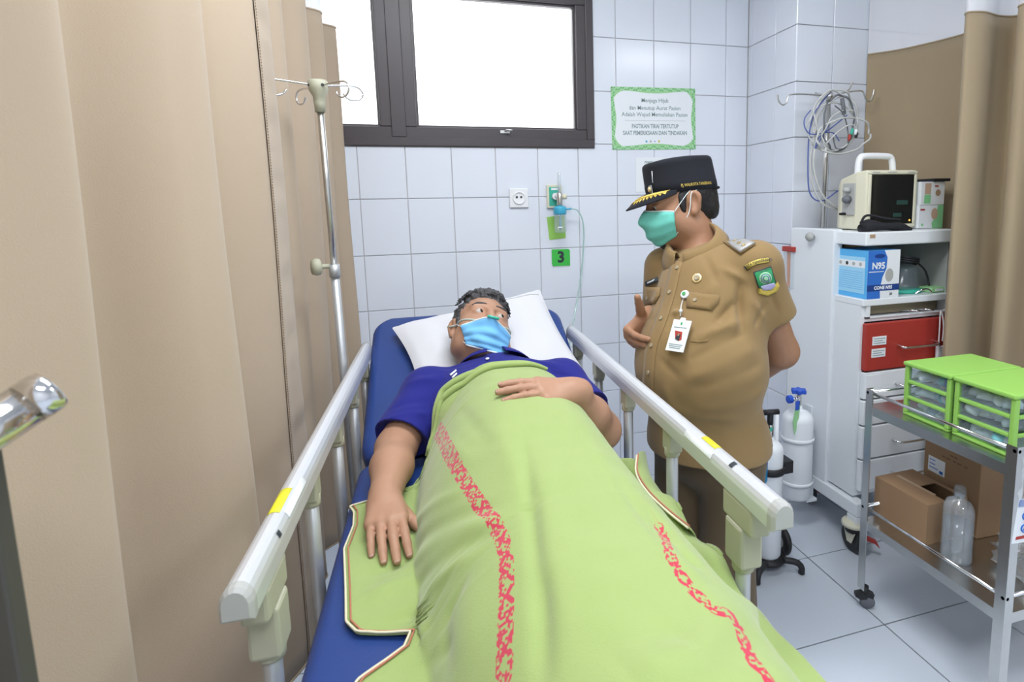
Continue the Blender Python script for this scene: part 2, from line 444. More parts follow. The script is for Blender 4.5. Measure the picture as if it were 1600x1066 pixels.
# stitched side hem of the near curtain
nh = int(len(NP) * 2.85 / (len(near_path) - 1))
Hg = NG[:, :nh].copy(); b = MB()
rows = np.linspace(0, 1, 90); HH = np.zeros((90, nh, 3))
for j in range(nh):
    for a in range(3): HH[:, j, a] = np.interp(rows, np.linspace(0, 1, NG.shape[0]), NG[:, j, a])
puck = (np.sin(rows * 150) * .5 + np.sin(rows * 91 + 1) * .5)[:, None] * np.sin(np.linspace(0, 3.14, nh))[None, :]
HH[:, :, 0] += .0045 + .0028 * puck
b.grid(HH); b.build('side_hem', 'curtain', ct, solid=.001, offset=0)
b = MB()
jx = nh - 2
for i in range(0, 36 * 8):
    z = .225 + i * 1.97 / 288
    x = np.interp(z, NG[:, jx, 2], NG[:, jx, 0]) + .007; y = np.interp(z, NG[:, jx, 2], NG[:, jx, 1])
    b.box((x - .001, y - .0012, z), (x + .0006, y + .0012, z + .0036))
b.build('stitching', 'thread', ct)['kind'] = 'stuff'
# right curtain
rpath = [(2.52, -.402), (2.60, -.50), (2.655, -.66), (2.67, -.80), (2.62, -.92), (2.52, -.955), (2.45, -.965), (2.43, -.995), (2.49, -1.01), (2.59, -.99), (2.655, -1.005), (2.625, -1.06), (2.555, -1.085), (2.55, -1.125), (2.62, -1.145), (2.68, -1.18),
         (2.61, -1.25), (2.57, -1.33), (2.65, -1.40), (2.68, -1.50), (2.60, -1.60), (2.66, -1.75), (2.64, -1.9)]
curtain('curtain', 'khaki privacy curtain at the right, wrapped around the equipment cart', rpath, 'curtain2', .2, 2.135, 2.6, sway=.008,
        track=[(2.53, -.42), (2.56, -1.2), (2.6, -1.9)])

# ------------------------------------------------------------------ the bed
RZ = .97
RL0, RL1 = at(372, 935, Z=RZ), at(572, 545, Z=RZ)
RR0, RR1 = at(1218, 800, Z=RZ), at(893, 517, Z=RZ)
bed = thing('hospital_bed', 'blue padded hospital bed with white frame and aluminium side rails', 'bed', (.6, -1.5, 0))
MZ = .757
HINGE_Y, HEAD_Y, HEAD_Z = -1.092, -.485, 1.053
def mat_x(y):   # mattress left and right edge at y
    t = (y - (-1.92)) / 1.385
    return .202 + .051 * t, .913 + .046 * t
def pad(b, ys, zs, th, rc=.05, nx=18):
    """rounded pad swept along (y,z) polyline; top surface at zs, thickness th below the local normal"""
    ys, zs = np.asarray(ys), np.asarray(zs); n = len(ys)
    T = np.stack([np.gradient(ys), np.gradient(zs)], 1); T /= np.linalg.norm(T, axis=1)[:, None]
    Nv = np.stack([-T[:, 1], T[:, 0]], 1)
    if Nv[0, 1] < 0: Nv = -Nv
    rings = []
    for i in range(n):
        a = min(i, n - 1 - i); L = np.linalg.norm([ys[i] - ys[0], zs[i] - zs[0]]); R = np.linalg.norm([ys[i] - ys[-1], zs[i] - zs[-1]])
        d = min(L, R); ins = rc - math.sqrt(max(rc * rc - max(rc - d, 0) ** 2, 0))
        x0, x1 = mat_x(ys[i]); x0 += ins; x1 -= ins
        e = .03; pts = []
        dz = .012 if a == 0 else 0
        for k in range(7):
            an = math.pi / 2 * k / 6; pts.append((x1 - e + e * math.sin(an), -e + e * math.cos(an) - dz))
        for k in range(7):
            an = math.pi / 2 * k / 6; pts.append((x1 - e + e * math.cos(an), -th + e - e * math.sin(an) + dz))
        for k in range(7):
            an = math.pi / 2 * k / 6; pts.append((x0 + e - e * math.sin(an), -th + e - e * math.cos(an) + dz))
        for k in range(7):
            an = math.pi / 2 * k / 6; pts.append((x0 + e - e * math.cos(an), -e + e * math.sin(an) - dz))
        rings.append([(px_, ys[i] + Nv[i, 0] * h, zs[i] + Nv[i, 1] * h) for px_, h in pts])
    b.grid(rings, closed_u=True)
    m = len(rings[0]); base = len(b.v) - n * m
    b.f.append(tuple(base + k for k in range(m))); b.sm.append(True)
    b.f.append(tuple(base + (n - 1) * m + k for k in range(m - 1, -1, -1))); b.sm.append(True)
b = MB(); pad(b, np.concatenate([np.linspace(-2.44, -2.38, 6), np.linspace(-2.33, HINGE_Y - .05, 20), np.linspace(HINGE_Y - .04, HINGE_Y - .004, 5)]), np.full(31, MZ), .10, rc=.03)
b.build('mattress', 'vinyl', bed)
ts = np.concatenate([np.linspace(0, .05, 5), np.linspace(.1, .9, 16), np.linspace(.93, 1, 8)])
b = MB(); pad(b, HINGE_Y + ts * (HEAD_Y - HINGE_Y), MZ + ts * (HEAD_Z - MZ), .09, rc=.07)
b.build('backrest_mattress', 'vinyl', bed)
# frame
b = MB(); b.box((.25, -2.38, .58), (.90, HINGE_Y, .64)); b.box((.235, -2.4, .51), (.275, -.55, .58)); b.box((.865, -2.4, .51), (.905, -.55, .58))
b.box((.275, -2.4, .51), (.865, -2.35, .58)); b.box((.275, -.61, .51), (.865, -.55, .58))
b.build('frame', 'white_metal', bed, bevel=.006)
BL = math.hypot(HEAD_Y - HINGE_Y, HEAD_Z - MZ); cb, sb_ = (HEAD_Y - HINGE_Y) / BL, (HEAD_Z - MZ) / BL
b = MB(); bm_ = np.array([[1, 0, 0], [0, cb, -sb_], [0, sb_, cb]])
b.box((.28, 0, -.125), (.90, BL * .96, -.095), bm_, (0, HINGE_Y, MZ)); b.build('backrest_panel', 'white_metal', bed, bevel=.005)
b = MB(); b.box((.235, -2.32, .18), (.30, -.6, .25)); b.box((.84, -2.32, .18), (.905, -.6, .25)); b.box((.30, -2.2, .18), (.84, -2.12, .25)); b.box((.30, -.80, .18), (.84, -.72, .25))
b.build('undercarriage', 'white_metal', bed, bevel=.008)
for y in (-2.0, -.95):
    b = MB(); b.lathe([(.085, .25), (.085, .38), (.06, .381), (.06, .58)], (.57, y, 0), (0, 0, 1), 24); b.build('lift_column', 'white_metal', bed)
b = MB(); b.box((.245, -1.95, .24), (.262, -.65, .51)); b.build('side_cover', 'white_metal', bed, bevel=.004)
def caster(parent, x, y, r=.06, top_z=.18, m='white_metal', wheel='grey_pl'):
    b = MB(); b.cyl((x, y, top_z - .02), (x, y, top_z), .022); b.box((x - .026, y - .02, r + .01), (x - .018, y + .03, top_z - .015)); b.box((x + .018, y - .02, r + .01), (x + .026, y + .03, top_z - .015))
    b.box((x - .026, y - .02, top_z - .03), (x + .026, y + .03, top_z - .015))
    c = b.build('caster', m, parent, bevel=.003)
    b = MB(); b.lathe([(r * .4, -.016), (r * .86, -.016), (r, -.009), (r, .009), (r * .86, .016), (r * .4, .016)], (x, y + .012, r), (1, 0, 0), 28); b.build('wheel', wheel, c)
    b = MB(); b.cyl((x - .019, y + .012, r), (x + .019, y + .012, r), r * .42, n=18); b.build('hub', 'white_pl', c)
for x in (.27, .87):
    for y in (-2.2, -.7): caster(bed, x, y, .065, .19)
# drop side rails
def d_profile(w=.036, h=.040):
    pts = [(-w / 2, -h * .55), (w / 2, -h * .55), (w / 2, -h * .1)]
    pts += [(w / 2 * math.cos(a), -h * .1 + h * .55 * math.sin(a)) for a in np.linspace(.15, math.pi - .15, 9)]
    pts += [(-w / 2, -h * .1)]
    return pts
def side_rail(p0, p1, side, label):
    d = nrm(p1 - p0); lat = nrm(np.cross(d, (0, 0, 1))); prof = d_profile(.039, .046)
    def ring(p, s=1.0): return [p + lat * a * s + V([0, 0, 1]) * c_ * s for a, c_ in prof]
    t = MB()
    t.grid([ring(p0 + d * .0), ring(p1)], smooth=False, closed_u=True)
    rail = t.build('side_rail', 'alu', bed, weld=False)
    rail['label'] = label
    n = len(prof)
    for q, e, nm in ((p0, -d, 'end_cap'), (p1, d, 'end_cap')):
        t = MB(); R0, R1, R2 = ring(q + e * -.004, 1.03), ring(q + e * .008, 1.03), ring(q + e * .014, .8)
        t.grid([R0, R1, R2], smooth=False, closed_u=True); t.f.append(tuple(2 * n + k for k in range(n))); t.sm.append(False)
        t.build('end_cap', 'grey_pl', rail)
    L = np.linalg.norm(p1 - p0)
    ss = [.075, .30, .52, .73, .93]
    for k, s in enumerate(ss):
        q = p0 + d * L * s
        foot = V([q[0], q[1], .55]); tp = q - V([0, 0, .035])
        t = MB(); t.tube([foot, foot * .5 + tp * .5, tp], .0135, 14); t.build('post', 'alu2', rail)
        t = MB()
        if k == 0:
            t.box((-.019, -.055, -.075), (.019, .045, -.026), np.stack([lat, d, V([0, 0, 1])], 1), q)
            t.box((-.022, -.028, -.15), (.022, .03, -.072), np.stack([lat, d, V([0, 0, 1])], 1), q)
            t.lathe([(.02, 0), (.02, .045), (.016, .05)], q - V([0, 0, .165]), (0, 0, 1), 16)
            t.build('release_bracket', 'beige_pl', rail, bevel=.006)
        else:
            t.box((-.016, -.022, -.075), (.016, .022, -.026), np.stack([lat, d, V([0, 0, 1])], 1), q)
            t.lathe([(.018, 0), (.018, .02), (.015, .024)], q - V([0, 0, .088]), (0, 0, 1), 14)
            t.build('post_bracket', 'beige_pl', rail, bevel=.004)
    t = MB(); a0, a1 = p0 + d * L * .05, p0 + d * L * .96; a0[2] = a1[2] = .55
    t.box((-.014, 0, -.02), (.014, np.linalg.norm(a1 - a0), .02), np.stack([lat, nrm(a1 - a0), V([0, 0, 1])], 1), a0); t.build('lower_bar', 'alu2', rail, bevel=.003)
    # stickers lie on the rounded upper face
    def sticker(s0, s1, a0, a1, mt, nm, lift=.0006):
        rows = []
        for s in np.linspace(s0, s1, 4):
            q = p0 + d * L * s; row = []
            for an in np.linspace(a0, a1, 6): row.append(q + lat * (.0195 * math.cos(an) + lift * math.cos(an)) + V([0, 0, 1]) * (-.0046 + .0253 * math.sin(an) + lift))
            rows.append(row)
        t = MB(); t.grid(rows); t.build(nm, mt, rail, solid=.0004, offset=0)
    if side == 'R':
        sticker(.145, .185, 1.15, 1.95, 'yellow', 'yellow_sticker'); sticker(.14, .225, 2.3, 2.9, 'paper', 'label_sticker'); sticker(.092, .10, 1.6, 2.25, 'ink', 'arrow_mark')
    else:
        sticker(.13, .19, 1.2, 2.15, 'yellow', 'yellow_sticker'); sticker(.135, .225, .35, .95, 'paper', 'label_sticker'); sticker(.092, .10, .35, .75, 'ink', 'arrow_mark')
    return rail
side_rail(RL0, RL1, 'L', 'aluminium drop side rail on the curtain side')
side_rail(RR0, RR1, 'R', 'aluminium drop side rail on the visitor side')

# ------------------------------------------------------------------ drip pole on the bed
def hook_wire(o, d, L, dz, drop=.045):
    d = nrm(d); o = np.asarray(o, float); u = V([0, 0, 1.])
    e = o + d * L + u * dz
    pts = [o, o * .5 + e * .5, e] + [e + d * .03 * math.sin(a) + u * (-.022 + .022 * math.cos(a)) - d * .0 for a in np.linspace(.6, 4.6, 9)]
    return pts
pt, pb = at(497, 134, Y=-.84), at(556, 800, Y=-.80)
pole = thing('drip_pole', 'grey steel drip pole with four wire hooks at the head of the bed', 'drip pole', (pb[0], pb[1], .52))
pb = V([pb[0], pb[1], .52])
pm = pb + (pt - pb) * .58
b = MB(); b.tube([pb, pm], .0125, 16); b.build('lower_tube', 'alu2', pole)
b = MB(); b.tube([pm - (pt - pb) * .04, pt], .0095, 16); b.build('upper_tube', 'steel', pole)
b = MB(); b.lathe([(.014, -.075), (.0155, -.05), (.017, -.03), (.027, -.012), (.027, .012), (.022, .016), (.0, .017)], pt, (pt - pb), 20); hub = b.build('hub', 'beige_pl', pole)
for i in range(4):
    a = .55 + i * math.pi / 2; b = MB()
    q = pt + V([math.cos(a), math.sin(a), 0]) * .027 - V([0, 0, .001]); b.lathe([(.004, 0), (.004, .002)], q, (math.cos(a), math.sin(a), 0), 10); b.build('screw', 'ink', hub)
for d_, L, dz in (((-.9, -.35, 0), .115, .006), ((.9, .42, 0), .10, .012), ((.62, -.75, 0), .115, -.002), ((-.55, .8, 0), .11, .004)):
    b = MB(); b.tube(chaikin(hook_wire(pt, d_, L, dz), 1), .0028, 8); b.build('hook', 'chrome', pole)
kp = at(514, 416, Y=-.83)
b = MB(); b.cyl(kp, kp + V([-.032, -.012, 0]), .007, n=12); b.lathe([(.014, .022), (.024, .026), (.026, .036), (.022, .048), (.0, .05)], kp, (-.93, -.36, 0), 18); b.build('clamp_knob', 'beige_pl', pole)
b = MB(); b.lathe([(.016, -.02), (.016, .02)], pm, pt - pb, 16); b.build('clamp_sleeve', 'alu2', pole)

# ------------------------------------------------------------------ things on the back wall
poster = thing('notice_poster', 'white notice with green leaf-pattern border on the tiled wall', 'poster')
PA, PB_, PC = at(954, 135, Y=-.004), at(1086, 141, Y=-.004), at(957, 234, Y=-.004)
poster.location = tuple((PC)); U = PB_ - PA; U = nrm(U); PW = np.linalg.norm(PB_ - PA); Pv = nrm(PA - PC); PH = np.linalg.norm(PA - PC)
U = V([1., 0, 0.015]); Pv = V([-.015, 0, 1.]); O = V([PC[0], -.0015, PC[2]])
def pp(u, v, lift=0): return O + U * u + Pv * v + V([0, -lift, 0])
b = MB(); b.prism([(0, 0), (PW, 0), (PW, PH), (0, PH)], O + V([0, 0, 0]), U, Pv, .0012); b.build('sheet', 'palegreen', poster)
# inner white field with wavy scalloped edge
def scallop():
    pts = []
    m_ = .028
    def edge(a, b_, n_, bulge):
        for t in np.linspace(0, 1, n_, endpoint=False):
            p = (1 - t) * V(a) + t * V(b_); d = V(b_) - V(a); nn = nrm([-d[1], d[0]])
            pts.append(p + nn * bulge * math.cos((t - .5) * 2 * math.pi) * 1.0)
    x0, x1, z0, z1, c_ = m_ * .7, PW - m_ * .7, m_ * .8, PH - m_ * .8, .03
    edge((x0 + c_, z0), (x1 - c_, z0), 16, .006)
    for t in np.linspace(0, 1, 7, endpoint=False): pts.append(V([x1 - c_ + c_ * math.sin(t * 1.57) ** 2, z0 + c_ * (1 - math.cos(t * 1.57))]))
    edge((x1, z0 + c_), (x1, z1 - c_), 14, .005)
    for t in np.linspace(0, 1, 7, endpoint=False): pts.append(V([x1 - c_ * (1 - math.cos(t * 1.57)), z1 - c_ + c_ * math.sin(t * 1.57) ** 2]))
    edge((x1 - c_, z1), (x0 + c_, z1), 16, .006)
    for t in np.linspace(0, 1, 7, endpoint=False): pts.append(V([x0 + c_ - c_ * math.sin(t * 1.57) ** 2, z1 - c_ * (1 - math.cos(t * 1.57))]))
    edge((x0, z1 - c_), (x0, z0 + c_), 14, .005)
    for t in np.linspace(0, 1, 7, endpoint=False): pts.append(V([x0 + c_ * (1 - math.cos(t * 1.57)), z0 + c_ - c_ * math.sin(t * 1.57) ** 2]))
    return pts
b = MB(); b.prism(scallop(), pp(0, 0, .0012), U, Pv, .0006); b.build('white_field', 'paper', poster)
M['leaf1'] = mat('green_leaf_print', (0.05, 0.36, 0.10), .6); M['leaf2'] = mat('pale_leaf_print', (0.45, 0.70, 0.52), .6)
lb = [MB(), MB()]
for side in range(4):
    L = PW if side % 2 == 0 else PH
    k = int(L / .0115)
    for i in range(k):
        for r_ in range(2):
            a = (i + .5) * L / k; dd = .0045 + r_ * .009
            if side == 0: c_, ang = (a, dd), 0
            elif side == 1: c_, ang = (PW - dd, a), 1.57
            elif side == 2: c_, ang = (a, PH - dd), 0
            else: c_, ang = (dd, a), 1.57
            an = ang + (.75 if (a < L / 2) else -.75) + math.pi * (side >= 2)
            sz = .0075; w = .0022
            pts = [(c_[0] + math.cos(an) * s * sz - math.sin(an) * w * q, c_[1] + math.sin(an) * s * sz + math.cos(an) * w * q) for s, q in ((-1, 0), (0, -1), (1, 0), (0, 1))]
            pts = [(min(max(x, 0), PW), min(max(y, 0), PH)) for x, y in pts]
            lb[(i // 2 + r_) % 2].prism(pts, pp(0, 0, .0012), U, Pv, .0003)
lb[0].build('leaf_print', 'leaf1', poster); lb[1].build('leaf_print', 'leaf2', poster)
b = MB(); z_ = .0019
for s, v, sz, sx in (('Menjaga Hijab', .79, .0275, 1), ('dan Menutup Aurat Pasien', .67, .0275, 1), ('Adalah Wujud Memuliakan Pasien', .565, .0275, 1)):
    put_text(b, s, pp(PW * .51, PH * v, z_), U, Pv, sz, bold=.0003, sx=.95)
b.box((0, 0, 0), (1e-4, 1e-4, 1e-4), None, (0, 0, 0)) if False else None
b.build('lettering', 'greyink', poster)
b = MB()
for s, v, sz in (('PASTIKAN TIRAI TERTUTUP', .375, .0285), ('SAAT PEMERIKSAAN DAN TINDAKAN', .265, .0285)): put_text(b, s, pp(PW * .51, PH * v, z_), U, Pv, sz, bold=.0007, sx=.72)
b.build('lettering', 'greyink', poster)
b = MB(); b.prism([(PW * .15, PH * .465), (PW * .88, PH * .465), (PW * .88, PH * .47), (PW * .15, PH * .47)], pp(0, 0, z_), U, Pv, .0001); b.build('divider_line', 'grey_pl', poster)
M['logoy'] = mat('yellow_print', (.6, .55, .1), .6)
for i, (c_, m_) in enumerate(((.40, 'sky'), (.45, 'grey_pl'), (.50, 'blue'), (.55, 'logoy'))):
    b = MB(); b.lathe([(.0, 0), (.0055 if i != 2 else .003, 0), (.0055 if i != 2 else .003, .0003), (.003 if i == 1 else 0, .0003)], pp(PW * c_, PH * .13, z_), (0, -1, 0), 12); b.build('printed_emblem', m_, poster)
# small paper behind the cap
q = at(993, 246, Y=-.002); w = thing('small_notice', 'small plain white paper taped to the tiles below the green-bordered notice', 'paper', q)
b = MB(); b.box((q[0], -.0025, q[2] - .17), (q[0] + .20, -.0008, q[2])); b.build('sheet', 'paper', w)
b = MB(); put_text(b, 'PEMERIKSAAN', V([q[0] + .10, -.003, q[2] - .025]), (1, 0, 0), (0, 0, 1), .016, bold=.0004); b.build('lettering', 'greyink', w)
# socket
q0, q1 = at(797, 295, Y=-.004), at(824, 324, Y=-.004); sc_ = (q0 + q1) / 2; sw = .045
sk = thing('wall_socket', 'square white wall socket on the tiles', 'socket', (sc_[0], 0, sc_[2] - sw))
b = MB(); b.box((sc_[0] - sw, -.012, sc_[2] - sw), (sc_[0] + sw, 0, sc_[2] + sw)); b.build('plate', 'cream_pl' if False else 'white_pl', sk, bevel=.004)
b = MB(); b.lathe([(.030, 0), (.030, .006), (.0255, .006), (.0235, -.004), (0, -.004)], (sc_[0], -.0115, sc_[2]), (0, -1, 0), 28); b.build('recess', 'white_pl', sk)
b = MB()
for s in (-1, 1): b.lathe([(.0, 0), (.0055, 0), (.0055, .001), (0, .001)], (sc_[0] + s * .0105, -.0120, sc_[2] + .004), (0, -1, 0), 10)
b.build('pin_hole', 'ink', sk)
# oxygen outlet and flowmeter
q0, q1 = at(854, 289, Y=-.004), at(877, 325, Y=-.004); ox, oz = (q0[0] + q1[0]) / 2, (q0[2] + q1[2]) / 2
out = thing('oxygen_outlet', 'green-fronted medical oxygen outlet plate on the tiled wall', 'outlet', (ox, 0, oz - .06))
hw, hh = abs(q1[0] - q0[0]) / 2 + .002, abs(q1[2] - q0[2]) / 2
b = MB(); b.box((ox - hw, -.016, oz - hh), (ox + hw, 0, oz + hh)); b.build('back_plate', 'cream_pl', out, bevel=.003)
b = MB(); b.box((ox - hw * .72, -.019, oz - hh * .8), (ox + hw * .72, -.0155, oz + hh * .8)); b.build('green_front', 'teal', out, bevel=.001)
b = MB(); b.box((ox - hw * .45, -.0198, oz + hh * .55), (ox + hw * .45, -.0189, oz + hh * .72)); b.build('label', 'paper', out)
fx, fy = ox + .012, -.065; fz = oz
fm = thing('oxygen_flowmeter', 'oxygen flowmeter with sky-blue cap and clear water jar on the wall outlet', 'flowmeter', (fx, fy, oz - .2))
b = MB(); b.cyl((fx - .012, -.019, oz), (fx - .012, -.045, oz), .016, n=18); b.cyl((fx - .012, -.04, oz), (fx, fy, oz), .009); b.build('connector', 'white_pl', fm)
b = MB(); b.lathe([(.012, -.045), (.014, -.04), (.014, .01), (.010, .018), (.0, .02)], (fx, fy, oz), (0, 0, 1), 18); b.build('valve_body', 'steel', fm)
b = MB(); b.cyl((fx + .01, fy, oz - .002), (fx + .034, fy - .004, oz - .002), .013, n=16); b.build('control_knob', 'cream_pl', fm)
b = MB(); b.lathe([(.008, .015), (.008, .105), (.006, .11), (0, .11)], (fx, fy, oz), (0, 0, 1), 16); b.build('flow_tube', 'clear', fm)
b = MB(); b.lathe([(.004, .015), (.004, .1), (0, .1)], (fx, fy, oz), (0, 0, 1), 10); b.build('scale_rod', 'paper', fm)
b = MB(); b.lathe([(.012, -.045), (.029, -.05), (.031, -.056), (.031, -.082), (.028, -.086), (0, -.086)], (fx, fy, oz), (0, 0, 1), 24); b.cyl((fx + .025, fy, oz - .062), (fx + .056, fy - .004, oz - .06), .0042, n=10); cap_ = b.build('blue_cap', 'sky', fm)
b = MB(); b.lathe([(.026, -.086), (.028, -.092), (.0275, -.165), (.022, -.172), (0, -.172)], (fx, fy, oz), (0, 0, 1), 24); b.build('water_jar', 'clear', fm)
b = MB(); b.lathe([(.004, -.086), (.004, -.158), (0, -.158)], (fx, fy, oz), (0, 0, 1), 8); b.build('dip_tube', 'sky', fm)
b = MB(); b.box((fx - .02, fy - .03, oz - .149), (fx + .004, fy - .0265, oz - .143)); b.build('level_mark', 'paper', fm)
q0, q1 = at(857, 337, Y=-.004), at(884, 374, Y=-.004)
nt_ = thing('green_label', 'blank green label on the wall behind the water jar', 'label', (q0[0], 0, q1[2]))
b = MB(); b.prism([(0, .0), (.082, .006), (.078, .118), (-.01, .11)], (q0[0] + .002, -.001, q1[2]), (1, 0, 0), (0, 0, 1), .0015); b.build('label_sheet', 'green', nt_)
q0, q1 = at(862, 390, Y=-.004), at(891, 415, Y=-.004); W3, H3 = q1[0] - q0[0], q0[2] - q1[2]
n3 = thing('bed_number_sign', 'green bed number sign reading 3 on the tiled wall', 'sign', (q0[0], 0, q1[2]))
b = MB(); rc = .012
poly = [(rc * .3, 0), (W3, 0), (W3, H3 - rc)] + [(W3 - rc + rc * math.cos(a), H3 - rc + rc * math.sin(a)) for a in np.linspace(0, 1.57, 5)] + [(0, H3), (0, rc), (rc * .3, rc * .4)]
b.prism([(p[0] + .002, p[1] - .004) for p in poly], (q0[0], -.0005, q1[2]), (1, 0, 0), (0, 0, 1), .002); b.build('white_backing', 'paper', n3)
b = MB(); b.prism(poly, (q0[0], -.0025, q1[2]), (1, 0, 0), (0, 0, 1), .002); b.build('green_panel', 'signgreen', n3)
b = MB(); put_text(b, '3', (q0[0] + W3 / 2, -.0048, q1[2] + H3 / 2), (1, 0, 0), (0, 0, 1), .075, bold=.003); b.build('numeral', 'ink', n3)
# oxygen tube from the jar, down the wall and behind the pillow
M['tubing'] = pane_mat('pale_green_tubing', tint=(.75, .9, .86), gloss=.12, rough=.1, fog=.35, fogcol=(.6, .82, .76))
tb = thing('oxygen_tube', 'thin pale green oxygen tube hanging down the wall from the water jar', 'tube', (fx, fy, .9))
pts = [(fx + .055, fy - .004, oz - .06), at(903, 330, Y=-.06), at(911, 348, Y=-.05), at(912, 380, Y=-.03), at(908, 430, Y=-.03), at(900, 480, Y=-.08), at(893, 520, Y=-.14), at(885, 570, Y=-.18)]
b = MB(); b.tube(spline(pts, 60), .0032, 8); b.build('tubing', 'tubing', tb)
# ------------------------------------------------------------------ equipment cart
CX0, CX1, CYF, CYB = 2.10, 2.56, -.895, -.47
cart = thing('equipment_cart', 'white steel emergency cart with open shelf and drawers on large casters', 'cart', (2.3, -.68, 0))
b = MB(); b.box((CX0 - .015, -.735, .215), (CX0 + .03, -.45, 1.335)); b.build('side_panel', 'white_metal', cart, bevel=.006)
q = at(1271, 370, X=CX0 - .016); b = MB(); b.lathe([(.010, 0), (.010, .008), (.0185, .012), (.020, .022), (.014, .032), (0, .034)], q, (-1, 0, 0), 20); b.build('panel_knob', 'grey_pl', cart)
b = MB(); b.box((CX0, CYF, 1.275), (CX1, CYB, 1.328)); b.build('top_board', 'white_metal', cart, bevel=.005)
b = MB(); b.box((CX0, CYF, 1.035), (CX1, CYB, 1.062)); b.build('shelf', 'white_metal', cart, bevel=.003)
b = MB(); b.box((CX0 + .03, CYB - .012, 1.062), (CX1, CYB, 1.275)); b.build('back_board', 'grey_pl', cart)
b = MB(); b.box((CX1 - .02, CYF + .02, 1.062), (CX1, CYB, 1.275)); b.build('end_board', 'grey_pl', cart)
b = MB(); b.box((CX0, CYF + .012, .235), (CX0 + .02, CYB, 1.035)); b.box((CX1 - .02, CYF + .012, .235), (CX1, CYB, 1.035)); b.box((CX0 + .02, CYB - .02, .235), (CX1 - .02, CYB, 1.035)); b.box((CX0 + .02, CYF + .012, .235), (CX1 - .02, CYB - .02, .26)); b.box((CX0 + .02, CYF + .012, .97), (CX1 - .02, CYB - .02, .985))
b.build('body', 'white_metal', cart)
b = MB(); b.box((CX0 + .02, CYF + .004, .985), (CX0 + .04, CYF + .02, 1.035)); b.box((CX0 + .02, CYF + .004, .985), (CX1 - .02, CYF + .02, .99)); b.build('slot_rim', 'white_metal', cart)
M['slot'] = mat('khaki_slot_liner', (.28, .24, .16), .6)
b = MB(); b.box((CX0 + .04, CYF + .05, .99), (CX1 - .03, CYF + .055, 1.034)); b.build('slot_liner', 'slot', cart)
def drawer(z0, z1, m, hx=.5):
    b = MB(); b.box((CX0 + .012, CYF - .012, z0), (CX1 - .012, CYF + .012, z1)); d = b.build('drawer', m, cart, bevel=.004)
    hz = (z0 + z1) / 2; x0, x1 = CX0 + .17, CX0 + .36; y = CYF - .012
    b = MB(); b.tube(chaikin([(x0, y, hz), (x0, y - .028, hz - .004), (x0 + .02, y - .034, hz - .006), (x1 - .02, y - .034, hz - .006), (x1, y - .028, hz - .004), (x1, y, hz)], 2), .005, 8); b.build('handle', 'chrome', d)
    return d
dr = drawer(.772, .965, 'red')
for (u0, v0, u1, v1) in ((.030, .105, .098, .14), (.028, .055, .096, .09)):
    b = MB(); b.box((CX0 + .012 + u0, CYF - .0135, .772 + v0), (CX0 + .012 + u1, CYF - .0118, .772 + v1)); l_ = b.build('paper_label', 'paper', dr)
    b = MB()
    for k in range(3): b.box((CX0 + .012 + u0 + .006, CYF - .0142, .772 + v1 - .010 - k * .009), (CX0 + .012 + u1 - .006 - .012 * (k % 2), CYF - .0134, .772 + v1 - .0075 - k * .009))
    b.build('print_line', 'greyink', l_)
d2 = drawer(.655, .765, 'white_metal'); drawer(.545, .648, 'white_metal'); drawer(.40, .538, 'white_metal'); drawer(.262, .393, 'white_metal')
b = MB(); b.box((CX0 + .02, CYF - .0135, .69), (CX0 + .095, CYF - .0118, .755)); b.build('paper_label', 'paper', d2)
q = at(1363, 369, Y=CYF); b = MB(); b.box((q[0] - .012, CYF - .0012, q[2] - .008), (q[0] + .014, CYF + .001, q[2] + .006)); M['tan_lab'] = mat('tan_label', (.42, .28, .18), .6); b.build('asset_label', 'tan_lab', cart)
b = MB(); b.box((CX0 - .02, -.93, .165), (CX0 + .03, -.44, .225)); b.box((CX1 - .03, -.93, .165), (CX1 + .02, -.44, .225)); b.box((CX0 + .03, -.5, .165), (CX1 - .03, -.44, .225))
b.build('base_frame', 'white_metal', cart, bevel=.006)
for x_ in (CX0 - .02, CX1 - .03):
    b = MB(); b.box((x_, -.93, .118), (x_ + .05, -.875, .1648)); b.build('base_leg', 'white_metal', cart, bevel=.005)
def big_caster(x, y):
    b = MB(); b.lathe([(.045, .125), (.05, .118), (.05, .108), (.03, .102), (.03, .13)], (x, y, .01), (0, 0, 1), 24); cs = b.build('caster', 'cream_pl', cart)
    b = MB(); b.cyl((x, y, .092), (x, y, .112), .036, n=20); b.build('swivel_ring', 'black', cs)
    for s in (-1, 1):
        b = MB(); b.prism([(-.03, .095), (.03, .095), (.012, .045), (-.012, .045)], (x + s * .022 - .0025, y, 0), (0, 1, 0), (0, 0, 1), .005); b.build('fork', 'cream_pl', cs)
    b = MB(); b.lathe([(.035, -.016), (.05, -.017), (.06, -.011), (.06, .011), (.05, .017), (.035, .016)], (x, y, .0605), (1, 0, 0), 32); b.build('tyre', 'black', cs)
    b = MB(); b.lathe([(0, -.017), (.03, -.015), (.038, -.012), (.038, .012), (.03, .015), (0, .017)], (x, y, .0605), (1, 0, 0), 24); b.build('hub', 'grey_pl', cs)
    b = MB(); b.prism([(0, 0), (.055, -.012), (.075, -.03), (.06, 0), (.03, .012)], (x + .012, y - .02, .07), (.8, -.6, 0), (0, 0, 1), .012); b.build('brake_pedal', 'red', cs)
big_caster(2.10, -.90); big_caster(2.53, -.90); big_caster(2.18, -.5); big_caster(2.53, -.5)
